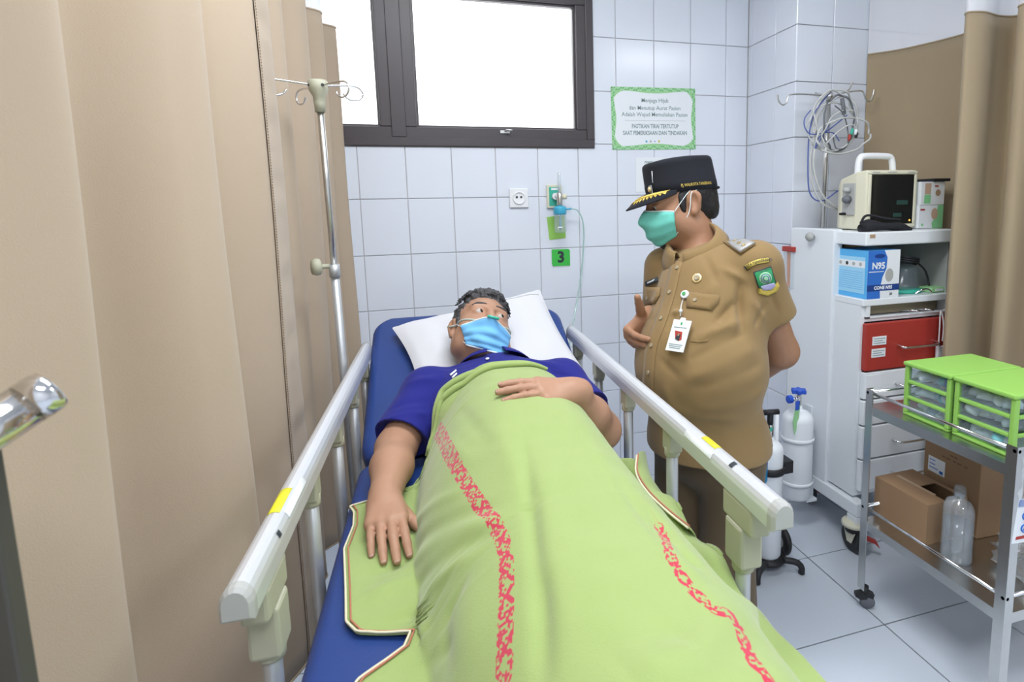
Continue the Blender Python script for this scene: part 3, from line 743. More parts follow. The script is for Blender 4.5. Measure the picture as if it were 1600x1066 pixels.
# pole at the back of the cart, with crossed hooks
PX_, PY_ = 2.235, -.475
b = MB(); b.tube([(PX_, PY_, 1.30), (PX_ + .012, PY_, 1.93)], .0105, 14); pl_ = b.build('pole', 'steel', cart)
tp = V([PX_ + .013, PY_, 1.925]); b = MB(); b.lathe([(.012, -.02), (.018, -.01), (.018, .012), (0, .016)], tp, (0, 0, 1), 16); b.build('hub', 'steel', pl_)
for pts in ([tp, at(1235, 146, Y=PY_), at(1231, 152, Y=PY_), at(1229, 162, Y=PY_), at(1222, 165, Y=PY_), at(1216, 158, Y=PY_), at(1215, 148, Y=PY_)],
            [tp, at(1345, 140, Y=PY_), at(1350, 146, Y=PY_), at(1353, 158, Y=PY_), at(1360, 159, Y=PY_), at(1364, 150, Y=PY_), at(1366, 140, Y=PY_)],
            [tp, tp + V([-.01, .10, .03]), tp + V([-.025, .125, .085]), tp + V([-.035, .15, .06]), tp + V([-.035, .155, .10])],
            [tp, tp + V([.02, -.08, .0]), tp + V([.025, -.10, .01]), tp + V([.028, -.115, .04])]):
    b = MB(); b.tube(chaikin(pts, 2), .0036, 8); b.build('hook', 'steel', pl_)

# ------------------------------------------------------------------ cable bundle on the cart pole
M['cable'] = mat('light_grey_cable', (.55, .56, .55), .5); M['bluecable'] = mat('blue_cable', (.08, .12, .38), .45); M['darkcable'] = mat('dark_grey_cable', (.14, .15, .17), .5)
cab = thing('monitor_cables', 'tangle of grey and blue patient-monitor cables hung on the cart hook', 'cables', (2.3, -.56, 1.4))
def pix(pts, Y, jit=.006):
    return [at(x, y, Y=Y) + V([0, (rng.rand() - .5) * 2 * jit, 0]) for x, y in pts]
def loop(cx, cy, rx, ry, Y, tilt=0., n=22, ph=0., turns=1.0):
    o = []
    for t in np.linspace(0, 2 * math.pi * turns, int(n * turns)):
        x, y = rx * math.cos(t + ph), ry * math.sin(t + ph)
        o.append((cx + x * math.cos(tilt) - y * math.sin(tilt), cy + x * math.sin(tilt) + y * math.cos(tilt)))
    return pix(o, Y, .010)
CY = -.56
specs = [(loop(1305, 190, 34, 50, CY, .12, ph=1.2, turns=1.0), .0042, 'cable'), (loop(1303, 188, 30, 47, CY - .012, -.1, ph=2), .0038, 'cable'), (loop(1309, 195, 30, 46, CY + .01, .35, ph=4), .0036, 'cable'),
         (loop(1310, 192, 24, 44, CY - .02, .05, ph=4), .004, 'darkcable'), (loop(1318, 212, 43, 27, CY - .03, -.25, ph=.3), .0042, 'cable'), (loop(1300, 200, 38, 40, CY - .006, .8, ph=3), .0034, 'cable'),
         (loop(1312, 204, 22, 36, CY - .028, .6, ph=1), .003, 'cable'),
         (pix([(1300, 142), (1285, 158), (1270, 180), (1264, 215), (1262, 270), (1266, 300), (1275, 313), (1290, 312), (1310, 298), (1330, 292)], CY), .003, 'bluecable'),
         (pix([(1268, 172), (1258, 185), (1258, 200), (1268, 210), (1300, 207), (1312, 220)], CY - .01), .0026, 'bluecable'),
         (pix([(1290, 150), (1280, 170), (1272, 210), (1266, 250), (1270, 290), (1285, 318), (1310, 328), (1325, 330)], CY), .0046, 'cable'),
         (pix([(1296, 190), (1280, 215), (1271, 240), (1272, 270), (1284, 305), (1305, 322), (1325, 329)], CY - .012), .0046, 'cable'),
         (pix([(1324, 180), (1300, 200), (1280, 215), (1274, 232), (1281, 220), (1296, 195)], CY - .02), .0028, 'bluecable'),
         (pix([(1305, 165), (1318, 178), (1325, 205), (1322, 228), (1308, 232), (1302, 215)], CY - .03), .003, 'darkcable'),
         (pix([(1290, 225), (1310, 205), (1330, 195), (1342, 210)], CY - .035), .003, 'cable')]
for pts, r_, m_ in specs:
    b = MB(); b.tube(spline(pts, max(40, len(pts) * 4)), r_, 8); b.build('cable', m_, cab)
for (x, y, m_) in ((1331, 206, 'teal'), (1337, 206, 'paper'), (1327, 215, 'red'), (1338, 211, 'black')):
    q = at(x, y, Y=CY - .035); b = MB(); b.lathe([(.003, -.014), (.0065, -.010), (.0065, .010), (.002, .016)], q, (.2, 0, 1), 12); b.build('lead_clip', m_, cab)
q = at(1318, 168, Y=CY - .02); b = MB(); b.tube([q + V([-.01, 0, .04]), q, q + V([.004, 0, -.03])], .0085, 10); b.build('cable_plug', 'darkcable', cab)

# ------------------------------------------------------------------ patient monitor
M['screen'] = mat('dark_monitor_screen', (.012, .014, .014), .06, spec=.5)
M['scr_txt'] = mat('faint_screen_trace', (.03, .07, .06), .2)
mzf = -.785; mx0, mx1 = 2.195, 2.45; mz0, mz1 = 1.332, 1.575
mon = thing('patient_monitor', 'cream patient monitor with dark screen and carrying handle on the cart', 'monitor', ((mx0 + mx1) / 2, -.72, mz0))
b = MB()
ring = lambda x0, x1, z0, z1, y: [(x0, y, z0), (x1, y, z0), (x1, y, z1), (x0, y, z1)]
b.add(ring(mx0, mx1, mz0, mz1, mzf) + ring(mx0 - .01, mx1 + .0, mz0, mz1 - .004, mzf + .05) + ring(mx0 + .0, mx1 - .02, mz0, mz1 - .03, mzf + .15) + ring(mx0 + .03, mx1 - .04, mz0, mz1 - .06, mzf + .20),
      [(0, 1, 2, 3)] + [tuple((4 * r_ + k, 4 * r_ + 4 + k, 4 * r_ + 4 + (k + 1) % 4, 4 * r_ + (k + 1) % 4)) for r_ in range(3) for k in range(4)] + [(15, 14, 13, 12)])
b.build('case', 'cream_pl', mon, bevel=.008, segs=3)
b = MB(); rect_ring(b, mx0 + .004, mx1 - .004, mz0 + .006, mz1 - .004, .014, mzf - .008, mzf + .002); b.build('bezel', 'cream_pl', mon, bevel=.004)
b = MB(); b.box((mx0 + .016, mzf - .004, mz0 + .018), (mx1 - .016, mzf + .001, mz1 - .02)); scr = b.build('screen', 'screen', mon)
b = MB(); b.box((mx1 - .105, mzf - .0045, mz0 + .10), (mx1 - .045, mzf - .0038, mz0 + .118)); b.box((mx1 - .12, mzf - .0045, mz0 + .05), (mx1 - .075, mzf - .0038, mz0 + .066)); b.build('screen_readout', 'scr_txt', scr)
M['led'] = mat('orange_indicator', (.8, .35, .05), .4, emit=(1, .45, .05), estr=2.0)
b = MB(); b.lathe([(0, 0), (.004, 0), (.003, .002), (0, .002)], (mx1 - .032, mzf - .004, mz0 + .034), (0, -1, 0), 12); b.build('indicator', 'led', mon)
b = MB()
for x0, x1 in ((.02, .055), (.095, .14), (.2, .235)): b.box((mx0 + x0, mzf - .0088, mz1 - .012), (mx0 + x1, mzf - .0078, mz1 - .008))
b.build('bezel_mark', 'grey_pl', mon)
b = MB(); hz = mz1 + .055; y = mzf + .06
b.tube(chaikin([(mx0 + .005, y, mz1 - .03), (mx0 + .008, y, hz), (mx0 + .04, y, hz + .006), (mx0 + .15, y, hz + .006), (mx0 + .18, y, hz), (mx0 + .19, y, mz1 - .03)], 2), .0135, 10); b.build('carry_handle', 'white_pl', mon)
b = MB(); b.box((mx0 - .016, mzf + .05, mz0 + .06), (mx0 - .002, mzf + .12, mz1 - .05)); pnl = b.build('socket_panel', 'grey_pl', mon, bevel=.003)
for dz, r_, m_ in ((.175, .012, 'grey_pl'), (.135, .016, 'darkcable'), (.075, .006, 'black'), (.075, .006, 'black')):
    b = MB(); b.lathe([(r_, 0), (r_, .018), (r_ * .7, .03), (0, .03)], (mx0 - .014, mzf + .08 + (.02 if dz == .075 and r_ == .006 else 0), mz0 + dz - .01), (-1, 0, 0), 14); b.build('plug', m_, pnl)
# cuff in front of the monitor
cf = thing('blood_pressure_cuff', 'folded black blood pressure cuff lying in front of the monitor', 'cuff', (2.22, -.84, 1.33))
rows = []
for t in np.linspace(0, 1, 14):
    x = 2.115 + .235 * t; row = []
    for a in np.linspace(0, 2 * math.pi, 14, endpoint=False):
        w_ = .036 * (math.sin(math.pi * min(max(t, .04), .96)) ** .4); h_ = (.030 - .018 * t) * (math.sin(math.pi * min(max(t, .05), .95)) ** .5) * (1 + .15 * math.sin(9 * t))
        row.append((x, -.845 + w_ * math.cos(a) + .012 * math.sin(5 * t), 1.330 + h_ * (1 + math.sin(a)) + .004 * math.sin(7 * t + a)))
    rows.append(row)
b = MB(); b.grid(rows, closed_u=True); n_ = 14
b.f.append(tuple(range(n_))); b.sm.append(True); b.f.append(tuple(13 * n_ + k for k in range(n_ - 1, -1, -1))); b.sm.append(True); b.build('cuff_wrap', 'blackcloth', cf)
b = MB(); b.tube(spline([(2.13, -.83, 1.362), (2.17, -.82, 1.392), (2.24, -.85, 1.378), (2.30, -.86, 1.372)], 24), .005, 8); b.build('air_hose', 'blackcloth', cf)

# ------------------------------------------------------------------ mask boxes
def print_box(name, label, x0, x1, y0, y1, z0, z1, base='paper'):
    t = thing(name, label, 'box', ((x0 + x1) / 2, (y0 + y1) / 2, z0), 'mask boxes on the cart')
    b = MB(); b.box((x0, y0, z0), (x1, y1, z1)); b.build('carton', base, t, bevel=.0015)
    return t
M['mint'] = mat('mint_print', (.25, .62, .30), .6); M['skinprint'] = mat('tan_print', (.55, .38, .28), .6)
bx0, bx1, by = 2.455, 2.585, -.80
for k, (z0, z1) in enumerate(((1.33, 1.428), (1.4285, 1.525))):
    t = print_box('mask_carton', 'white and green mask carton, lower of the two beside the monitor' if k == 0 else 'white mask carton with green print, upper of the two beside the monitor', bx0 + .004 * k, bx1, by - .002 * k, by + .1, z0, z1)
    y = by - .002 * k - .0006
    def flat(pts, m_, nm, dy=0): bb = MB(); bb.prism(pts, (bx0 + .004 * k, y - dy, z0), (1, 0, 0), (0, 0, 1), .0003); bb.build(nm, m_, t)
    if k == 0:
        flat([(.075, 0), (.13, 0), (.13, .097), (.10, .097), (.09, .05), (.07, .02)], 'mint', 'green_print')
        flat([(.083 + .018 * math.cos(a), .06 + .024 * math.sin(a)) for a in np.linspace(0, 6.28, 14)[:-1]], 'skinprint', 'printed_portrait', .0004)
        flat([(.020 + .006 * math.cos(a), .015 + .006 * math.sin(a)) for a in np.linspace(0, 6.28, 10)[:-1]], 'mint', 'green_print')
    else:
        flat([(.018, .045), (.05, .045), (.052, .09), (.02, .09)], 'skinprint', 'printed_portrait'); flat([(.016, .006), (.05, .006), (.052, .042), (.018, .042)], 'mint', 'green_print', .0004)
        flat([(.09 + .014 * math.cos(a), .05 + .014 * math.sin(a)) for a in np.linspace(0, 6.28, 14)[:-1]], 'tan_lab', 'printed_mark')
    flat([(.006, .075), (.03, .075), (.03, .082), (.006, .082)], 'red', 'red_print', .0008) if k == 0 else flat([(.07, .075), (.09, .075), (.09, .081), (.07, .081)], 'red', 'red_print', .0008)
b = MB(); b.box((bx0 + .06, by - .01, 1.526), (bx1 + .02, by + .1, 1.538)); tag(b.build('black_folder', 'blackcloth', bevel=.002), 'flat black folder lying on the stacked mask cartons', 'folder')

# ------------------------------------------------------------------ respirator box on the shelf
nb = thing('respirator_box', 'blue and white respirator carton printed N95 on the cart shelf', 'box', (2.2, -.85, 1.063))
nx0, nx1, ny0, ny1, nz0, nz1 = CX0 + .018, CX0 + .175, CYF + .004, CYF + .19, 1.0625, 1.255
ang = 0.0
M['lblue'] = mat('light_blue_print', (.10, .45, .85), .5); M['dblue'] = mat('deep_blue_print', (.03, .16, .58), .5); M['navy'] = mat('navy_print', (.01, .05, .25), .5)
nc = V([nx0 + .005, ny0 + .012, nz0]); Rn = rotz(-.0)
b = MB(); b.box((nx0, ny0, nz0), (nx1, ny1, nz1)); b.build('carton', 'lblue', nb, bevel=.001)
W_, H_ = nx1 - nx0, nz1 - nz0
def nflat(pts, m_, nm, lift, face='f'):
    bb = MB()
    if face == 'f': bb.prism(pts, (nx0, ny0 - lift, nz0), (1, 0, 0), (0, 0, 1), .0003)
    else: bb.prism(pts, (nx0 - lift, ny1, nz0), (0, -1, 0), (0, 0, 1), .0003)
    return bb.build(nm, m_, nb)
nflat([(0, 0), (W_, 0), (W_, H_), (0, H_)], 'paper', 'front_print', .0003)
nflat([(0, .0), (W_ * .42, 0), (W_ * .40, H_ * .2), (W_ * .47, H_ * .45), (W_ * .58, H_ * .62), (W_ * .6, H_ * .85), (W_ * .5, H_), (0, H_)], 'dblue', 'blue_print', .0006)
nflat([(0, H_ * .16), (W_, H_ * .16), (W_, H_ * .29), (0, H_ * .29)], 'navy', 'banner_print', .0009)
nflat([(W_ * .68 + .020 * math.cos(a), H_ * .48 + .027 * math.sin(a)) for a in np.linspace(0, 6.28, 18)[:-1]], 'grey_pl', 'printed_respirator', .0009)
nflat([(W_ * .36 + .026 * math.cos(a), H_ * .885 + .009 * math.sin(a)) for a in np.linspace(0, 6.28, 16)[:-1]], 'navy', 'emblem_print', .0009)
bb = MB(); put_text(bb, 'N95', (nx0 + W_ * .33, ny0 - .0014, nz0 + H_ * .68), (1, 0, 0), (0, 0, 1), .036, bold=.0012); put_text(bb, 'CONE N95', (nx0 + W_ * .5, ny0 - .0014, nz0 + H_ * .222), (1, 0, 0), (0, 0, 1), .0185, bold=.0008)
put_text(bb, 'Respirator', (nx0 + W_ * .36, ny0 - .0014, nz0 + H_ * .885), (1, 0, 0), (0, 0, 1), .009, bold=.0002) if False else None
bb.box((nx0 + .006, ny0 - .0014, nz0 + H_ * .555), (nx0 + W_ * .5, ny0 - .0012, nz0 + H_ * .57)); bb.build('lettering', 'paper', nb)
bb = MB(); put_text(bb, '20', (nx0 + W_ * .75, ny0 - .0014, nz0 + H_ * .08), (1, 0, 0), (0, 0, 1), .014, bold=.0005); bb.build('lettering', 'ink', nb)
D_ = ny1 - ny0
M['paleblue'] = mat('pale_blue_print', (.35, .68, .92), .5)
nflat([(D_ * .1, H_ * .1), (D_ * .93, H_ * .1), (D_ * .93, H_ * .86), (D_ * .1, H_ * .86)], 'paleblue', 'side_panel_print', .0004, 's')
nflat([(D_ * .1, H_ * .64), (D_ * .93, H_ * .64), (D_ * .93, H_ * .78), (D_ * .1, H_ * .78)], 'paper', 'picture_strip', .0008, 's')
for k in range(4): nflat([(D_ * (.2 + .2 * k) + .008 * math.cos(a), H_ * .71 + .008 * math.sin(a)) for a in np.linspace(0, 6.28, 10)[:-1]], 'grey_pl' if k != 1 else 'ink', 'pictogram', .0012, 's')
bb = MB()
for k in range(9): bb.box((nx0 - .0012, ny1 - D_ * .88, nz0 + H_ * (.18 + .045 * k)), (nx0 - .0007, ny1 - D_ * .16, nz0 + H_ * (.188 + .045 * k)))
bb.build('print_line', 'lblue', nb)
# other things on the shelf
cbx = thing('cardboard_carton', 'plain brown carton at the back of the cart shelf', 'box', (2.33, -.6, 1.063)); b = MB(); b.box((2.24, -.62, 1.063), (2.345, -.5, 1.26)); b.build('carton', 'card', cbx, bevel=.002)
pcx, pcy = 2.395, -.80
pc = thing('plastic_tub', 'translucent plastic tub with green lid on the cart shelf', 'tub', (pcx, pcy, 1.063))
b = MB(); b.lathe([(.0, .012), (.072, .012), (.064, .03), (.056, .10), (.05, .105), (0, .105)], (pcx, pcy, 1.063), (0, 0, 1), 26, squash=(1, .75)); b.build('tub_body', 'frost', pc)
b = MB(); b.lathe([(0, 0), (.078, 0), (.078, .013), (.07, .016), (0, .016)], (pcx, pcy, 1.063), (0, 0, 1), 26, squash=(1, .75)); b.build('lid', 'teal', pc)
bc = thing('black_cable_coil', 'coiled black cable lying on top of the plastic tub', 'cable', (pcx, pcy, 1.17))
b = MB(); b.tube([V([pcx + (.062 + .008 * math.sin(3 * t)) * math.cos(t), pcy + .045 * math.sin(t), 1.178 + .02 * math.sin(t * .5) ** 2 + .004 * t / 3]) for t in np.linspace(0, 19, 120)], .0042, 8); b.build('coil', 'black', bc)
b = MB(); b.tube(spline([(pcx + .06, pcy, 1.19), (pcx + .10, pcy - .01, 1.15), (pcx + .115, pcy - .02, 1.09), (pcx + .10, pcy - .03, 1.07)], 20), .0042, 8); b.build('loose_end', 'black', bc)
pk = thing('green_packet', 'small green and white packet lying beside the plastic tub', 'packet', (2.50, -.84, 1.063)); b = MB(); b.box((2.47, -.87, 1.063), (2.57, -.80, 1.085)); b.build('packet_body', 'palegreen', pk, bevel=.005); b = MB(); b.box((2.49, -.872, 1.070), (2.53, -.8695, 1.08)); b.build('packet_label', 'paper', pk)
hw_ = thing('steel_hook', 'bent shiny steel hook lying at the front of the cart shelf', 'hook', (2.42, -.88, 1.063))
b = MB(); b.tube(chaikin([(2.38, -.875, 1.067), (2.40, -.885, 1.085), (2.435, -.885, 1.086), (2.455, -.885, 1.07), (2.455, -.885, 1.0665)], 2), .0035, 8); b.build('bent_wire', 'chrome', hw_)
# hanging tag
tg = thing('hanging_tag', 'white tag hanging on a looped cord from the cart front', 'tag', (2.465, -.93, .78))
b = MB(); b.tube(chaikin([(2.462, -.925, .845), (2.458, -.93, .93), (2.466, -.92, .995), (2.477, -.92, .99), (2.48, -.93, .93), (2.478, -.928, .87)], 2), .0028, 8); b.build('cord', 'white_pl', tg)
b = MB(); b.box((2.445, -.937, .765), (2.487, -.926, .852)); b.build('tag_plate', 'paper', tg, bevel=.003)
# steel instruments in the slot
for k, x in enumerate((2.33, 2.40)):
    i_ = thing('steel_forceps', ('left' if k == 0 else 'right') + ' steel forceps sticking out of the cart slot', 'forceps', (x, -.9, .99)); b = MB(); b.tube(chaikin([(x, -.86, .998), (x + .012, -.905, 1.005), (x + .04, -.915, 1.0), (x + .05, -.90, .998)], 2), .003, 8); b.build('wire_handle', 'chrome', i_)
# sharps box behind the cart panel
sb = thing('sharps_box', 'orange sharps box with red lid hanging behind the cart panel', 'box', (2.12, -.41, 1.1))
qa, qb = at(1232, 376, Y=-.43), at(1249, 448, Y=-.43)
b = MB(); b.prism([(0, 0), (.05, 0), (.055, .17), (-.005, .17)], (qa[0] + .012, -.41, qb[2]), (1, 0, 0), (0, 0, 1), .07); b.build('orange_tub', 'orange', sb, bevel=.002)
b = MB(); b.prism([(0, 0), (.026, 0), (.028, .17), (0, .17)], (qa[0] - .012, -.412, qb[2] + .002), (1, 0, 0), (0, 0, 1), .07); b.build('grey_sleeve', 'clear', sb)
b = MB(); b.box((qa[0] - .018, -.49, qb[2] + .171), (qa[0] + .085, -.405, qb[2] + .195)); b.build('red_lid', 'red', sb, bevel=.004)

# ------------------------------------------------------------------ gas cylinders
M['cylwhite'] = mat('white_cylinder_paint', (.80, .84, .88), .3)
def gas_cylinder(name, label, x, y, z0, r, h, valve='blue'):
    t = thing(name, label, 'gas cylinder', (x, y, z0))
    prof = [(r * .9, 0), (r, .01), (r, h)] + [(r * math.cos(a), h + r * .75 * math.sin(a)) for a in np.linspace(.15, 1.15, 7)] + [(.017, h + r * .8), (.015, h + r * 1.0), (.0, h + r * 1.0)]
    b = MB(); b.lathe(prof, (x, y, z0), (0, 0, 1), 32); b.build('tank', 'cylwhite', t)
    zt = z0 + h + r
    b = MB(); b.lathe([(.012, -.01), (.014, .0), (.014, .045), (.009, .05), (.009, .07), (0, .07)], (x, y, zt), (0, 0, 1), 16); b.cyl((x, y, zt + .025), (x - .045, y - .01, zt + .035), .009, n=12); b.build('valve', 'chrome', t)
    return t, zt
c1x, c1y = at(1246, 680, X=1.995)[:2]; r1 = .066
cz0 = at(1246, 776, X=1.995)[2]
c1, zt = gas_cylinder('oxygen_cylinder', 'large white oxygen cylinder with blue handwheel clamped beside the cart', c1x, c1y, cz0, r1, .355)
pr = [(.029 + .006 * math.cos(6 * a)) for a in np.linspace(0, 6.28, 37)[:-1]]
b = MB(); b.prism([(pr[i] * math.cos(2 * math.pi * i / 36), pr[i] * math.sin(2 * math.pi * i / 36)) for i in range(36)], (c1x, c1y, zt + .055), (1, 0, 0), (0, 1, 0), .018); b.build('handwheel', 'blue', c1, bevel=.003)
b = MB(); b.prism([(.018 * math.cos(a), .018 * math.sin(a)) for a in np.linspace(0, 6.28, 13)[:-1]], (c1x - .05, c1y - .02, zt + .04), (0, 1, 0), (0, 0, 1), -.02); b.build('side_knob', 'blue', c1, bevel=.003)
b = MB(); b.prism([(0, .12), (.03, .13), (.018, .04), (.0, 0), (-.012, .06)], (c1x - .055, c1y - .05, zt - .11), (1, .2, 0), (0, 0, 1), .002); b.build('paper_tag', 'palegreen', c1)
b = MB(); b.prism([(0, .0), (.022, .0), (.024, .04), (.0, .04)], (c1x - .055, c1y - .052, zt + .0), (1, .2, 0), (0, 0, 1), .002); b.build('blue_tag', 'blue', c1)
hold = thing('cylinder_holder', 'white steel ring holder carrying the large oxygen cylinder', 'holder', (c1x, c1y, cz0 - .02))
for z in (cz0 + .075, cz0 + .275):
    b = MB(); ro = r1 + .004; arc = [V([c1x + ro * math.cos(a) * (1.0), c1y + ro * math.sin(a), z]) for a in np.linspace(math.radians(115), math.radians(375), 34)]
    arc += [V([2.085, c1y + .04, z + .006])]
    P_ = np.array(arc); G = np.stack([P_ + V([0, 0, -.009]), P_ + V([0, 0, .009])]); b.grid(G); b.build('ring', 'white_metal', hold, solid=.003, offset=0)
b = MB(); b.box((2.072, c1y + .01, cz0 + .0), (2.0845, c1y + .06, cz0 + .40)); b.build('upright', 'white_metal', hold, bevel=.002)
b = MB(); b.box((c1x + .02, c1y - .05, cz0 - .016), (c1x + .075, c1y + .02, cz0 - .002)); b.box((c1x + .055, c1y - .012, cz0 - .014), (2.08, c1y + .03, cz0 + .07)); b.build('foot_plate', 'white_metal', hold, bevel=.002)
for z in (.17, .34): b = MB(); b.cyl((2.0722, c1y + .035, cz0 + z), (2.060, c1y + .035, cz0 + z), .008, n=10); b.build('bolt', 'grey_pl', hold)
# small cylinder on a wheeled stand
c2x, c2y = 1.70, -.875
c2, zt2 = gas_cylinder('oxygen_cylinder', 'small white oxygen cylinder on a wheeled stand behind the visitor', c2x, c2y, .055, .052, .44)
b = MB(); b.cyl((c2x, c2y, zt2 + .05), (c2x + .0, c2y, zt2 + .10), .012, n=12); b.cyl((c2x - .03, c2y, zt2 + .10), (c2x + .03, c2y - .01, zt2 + .10), .011, n=12); b.build('regulator', 'black', c2)
st = thing('cylinder_trolley', 'two-wheeled black and white stand under the small oxygen cylinder', 'trolley', (c2x, c2y, 0))
b = MB(); b.lathe([(0, 0), (.07, 0), (.07, .014), (0, .014)], (c2x, c2y, .038), (0, 0, 1), 24); b.build('base_plate', 'black', st)
for s in (-1, 1): b = MB(); b.tube([(c2x + .062 * s, c2y + .045, .04), (c2x + .062 * s, c2y + .045, .62)], .0085, 10); b.build('upright', 'white_metal' if s > 0 else 'black', st)
b = MB(); P_ = np.array([V([c2x + .056 * math.cos(a), c2y + .056 * math.sin(a), .42]) for a in np.linspace(0, 6.28, 30)]); b.grid(np.stack([P_ - V([0, 0, .014]), P_ + V([0, 0, .014])])); b.box((c2x + .045, c2y - .03, .40), (c2x + .085, c2y + .03, .445)); b.build('clamp', 'black', st, solid=.004, offset=1)
for s in (-1, 1):
    b = MB(); b.lathe([(.02, -.012), (.056, -.012), (.062, -.006), (.062, .006), (.056, .012), (.02, .012)], (c2x + .105 * s, c2y + .055, .0625), (1, 0, 0), 26); w_ = b.build('wheel', 'black', st)
    b = MB(); b.cyl((c2x + .105 * s - .013, c2y + .055, .0625), (c2x + .105 * s + .013, c2y + .055, .0625), .03, n=16); b.build('hub', 'grey_pl', w_)
b = MB(); b.tube(chaikin([(c2x + .04, c2y - .05, .05), (c2x + .085, c2y - .075, .048), (c2x + .10, c2y - .085, .03), (c2x + .10, c2y - .085, .004)], 1), .0125, 10); b.build('front_foot', 'black', st)
b = MB(); b.tube(chaikin([(c2x - .04, c2y - .05, .05), (c2x - .085, c2y - .075, .048), (c2x - .10, c2y - .085, .03), (c2x - .10, c2y - .085, .004)], 1), .0125, 10); b.build('front_foot', 'black', st)
q = at(1187, 722, D=2.15)
hb = thing('humidifier_bottle', 'sky-blue humidifier bottle with green cap hanging on the small cylinder', 'bottle', (q[0], q[1], q[2] - .07))
b = MB(); b.lathe([(0, -.075), (.026, -.075), (.029, -.068), (.029, .03), (.026, .042), (0, .042)], q, (0, 0, 1), 20); M['bluejar'] = pane_mat('blue_jar', tint=(.2, .6, .85), gloss=.08, rough=.1, fog=.45, fogcol=(.05, .42, .72)); b.build('jar', 'bluejar', hb)
b = MB(); b.lathe([(.027, .04), (.027, .06), (.012, .072), (.012, .09), (0, .09)], q, (0, 0, 1), 18); b.cyl(q + V([.01, 0, .06]), q + V([.05, -.005, .062]), .006, n=10); b.cyl(q + V([0, .0, .08]), (c2x - .005, c2y - .02, zt2 + .04), .006, n=10); b.build('cap', 'teal', hb)
b = MB(); b.prism([(-.012, -.03), (.014, -.03), (.014, -.01), (-.012, -.01)], q + V([0, -.0305, .03]), (1, 0, 0), (0, 0, 1), .0006); b.build('blue_print', 'blue', hb)

# ------------------------------------------------------------------ steel trolley
TX0, TX1, TY0, TY1 = 1.872, 2.375, -1.69, -1.172
tr = thing('steel_trolley', 'two-tier stainless steel trolley with guard rails and small black casters', 'trolley', (2.12, -1.43, 0))
for (x, y, sx, sy) in ((TX0, TY1, 1, -1), (TX0, TY0, 1, 1), (TX1, TY1, -1, -1), (TX1, TY0, -1, 1)):
    L_, t_ = .030, .0025
    b = MB(); b.box((min(x, x + sx * L_), min(y, y + sy * t_), .075), (max(x, x + sx * L_), max(y, y + sy * t_), .812)); b.box((min(x, x + sx * t_), min(y + sy * t_, y + sy * L_), .075), (max(x, x + sx * t_), max(y + sy * t_, y + sy * L_), .812))
    lg = b.build('leg', 'steel', tr)
    cx, cy = x + sx * .018, y + sy * .018
    b = MB(); b.cyl((cx, cy, .055), (cx, cy, .085), .012, n=12); b.prism([(-.03, .0), (.012, .012), (.034, .0), (.03, -.016), (-.012, -.022), (-.03, -.012)], (cx, cy + .01, .058), (.9, -.43, 0), (0, 0, 1), .02); cs = b.build('caster', 'black', lg)
    b = MB(); b.lathe([(0, -.011), (.02, -.011), (.025, -.006), (.025, .006), (.02, .011), (0, .011)], (cx + .008, cy - .004, .0255), (.5, .86, 0), 20); b.build('wheel', 'darkcable', cs)
def shelf(z, rail):
    b = MB(); e = .0025
    b.box((TX0 + e, TY0 + e, z), (TX1 - e, TY1 - e, z + .003)); s_ = b.build('shelf', 'steel', tr)
    for (a, c_) in (((TX0 + .0026, TY0 + .031, z - .028), (TX0 + .0055, TY1 - .031, z)), ((TX1 - .0055, TY0 + .031, z - .028), (TX1 - .0026, TY1 - .031, z)), ((TX0 + .031, TY0 + .0026, z - .028), (TX1 - .031, TY0 + .0055, z)), ((TX0 + .031, TY1 - .0055, z - .028), (TX1 - .031, TY1 - .0026, z))):
        b = MB(); b.box(a, c_); b.build('shelf_lip', 'steel', s_)
    for (a, c_) in (((TX0 + .008, TY0, rail), (TX0 + .008, TY1, rail)), ((TX1 - .008, TY0, rail), (TX1 - .008, TY1, rail)), ((TX0, TY0 + .008, rail), (TX1, TY0 + .008, rail)), ((TX0, TY1 - .008, rail), (TX1, TY1 - .008, rail))):
        b = MB(); b.cyl(a, c_, .0052, n=10); b.build('guard_rail', 'chrome', s_)
shelf(.752, .80); shelf(.335, .385)

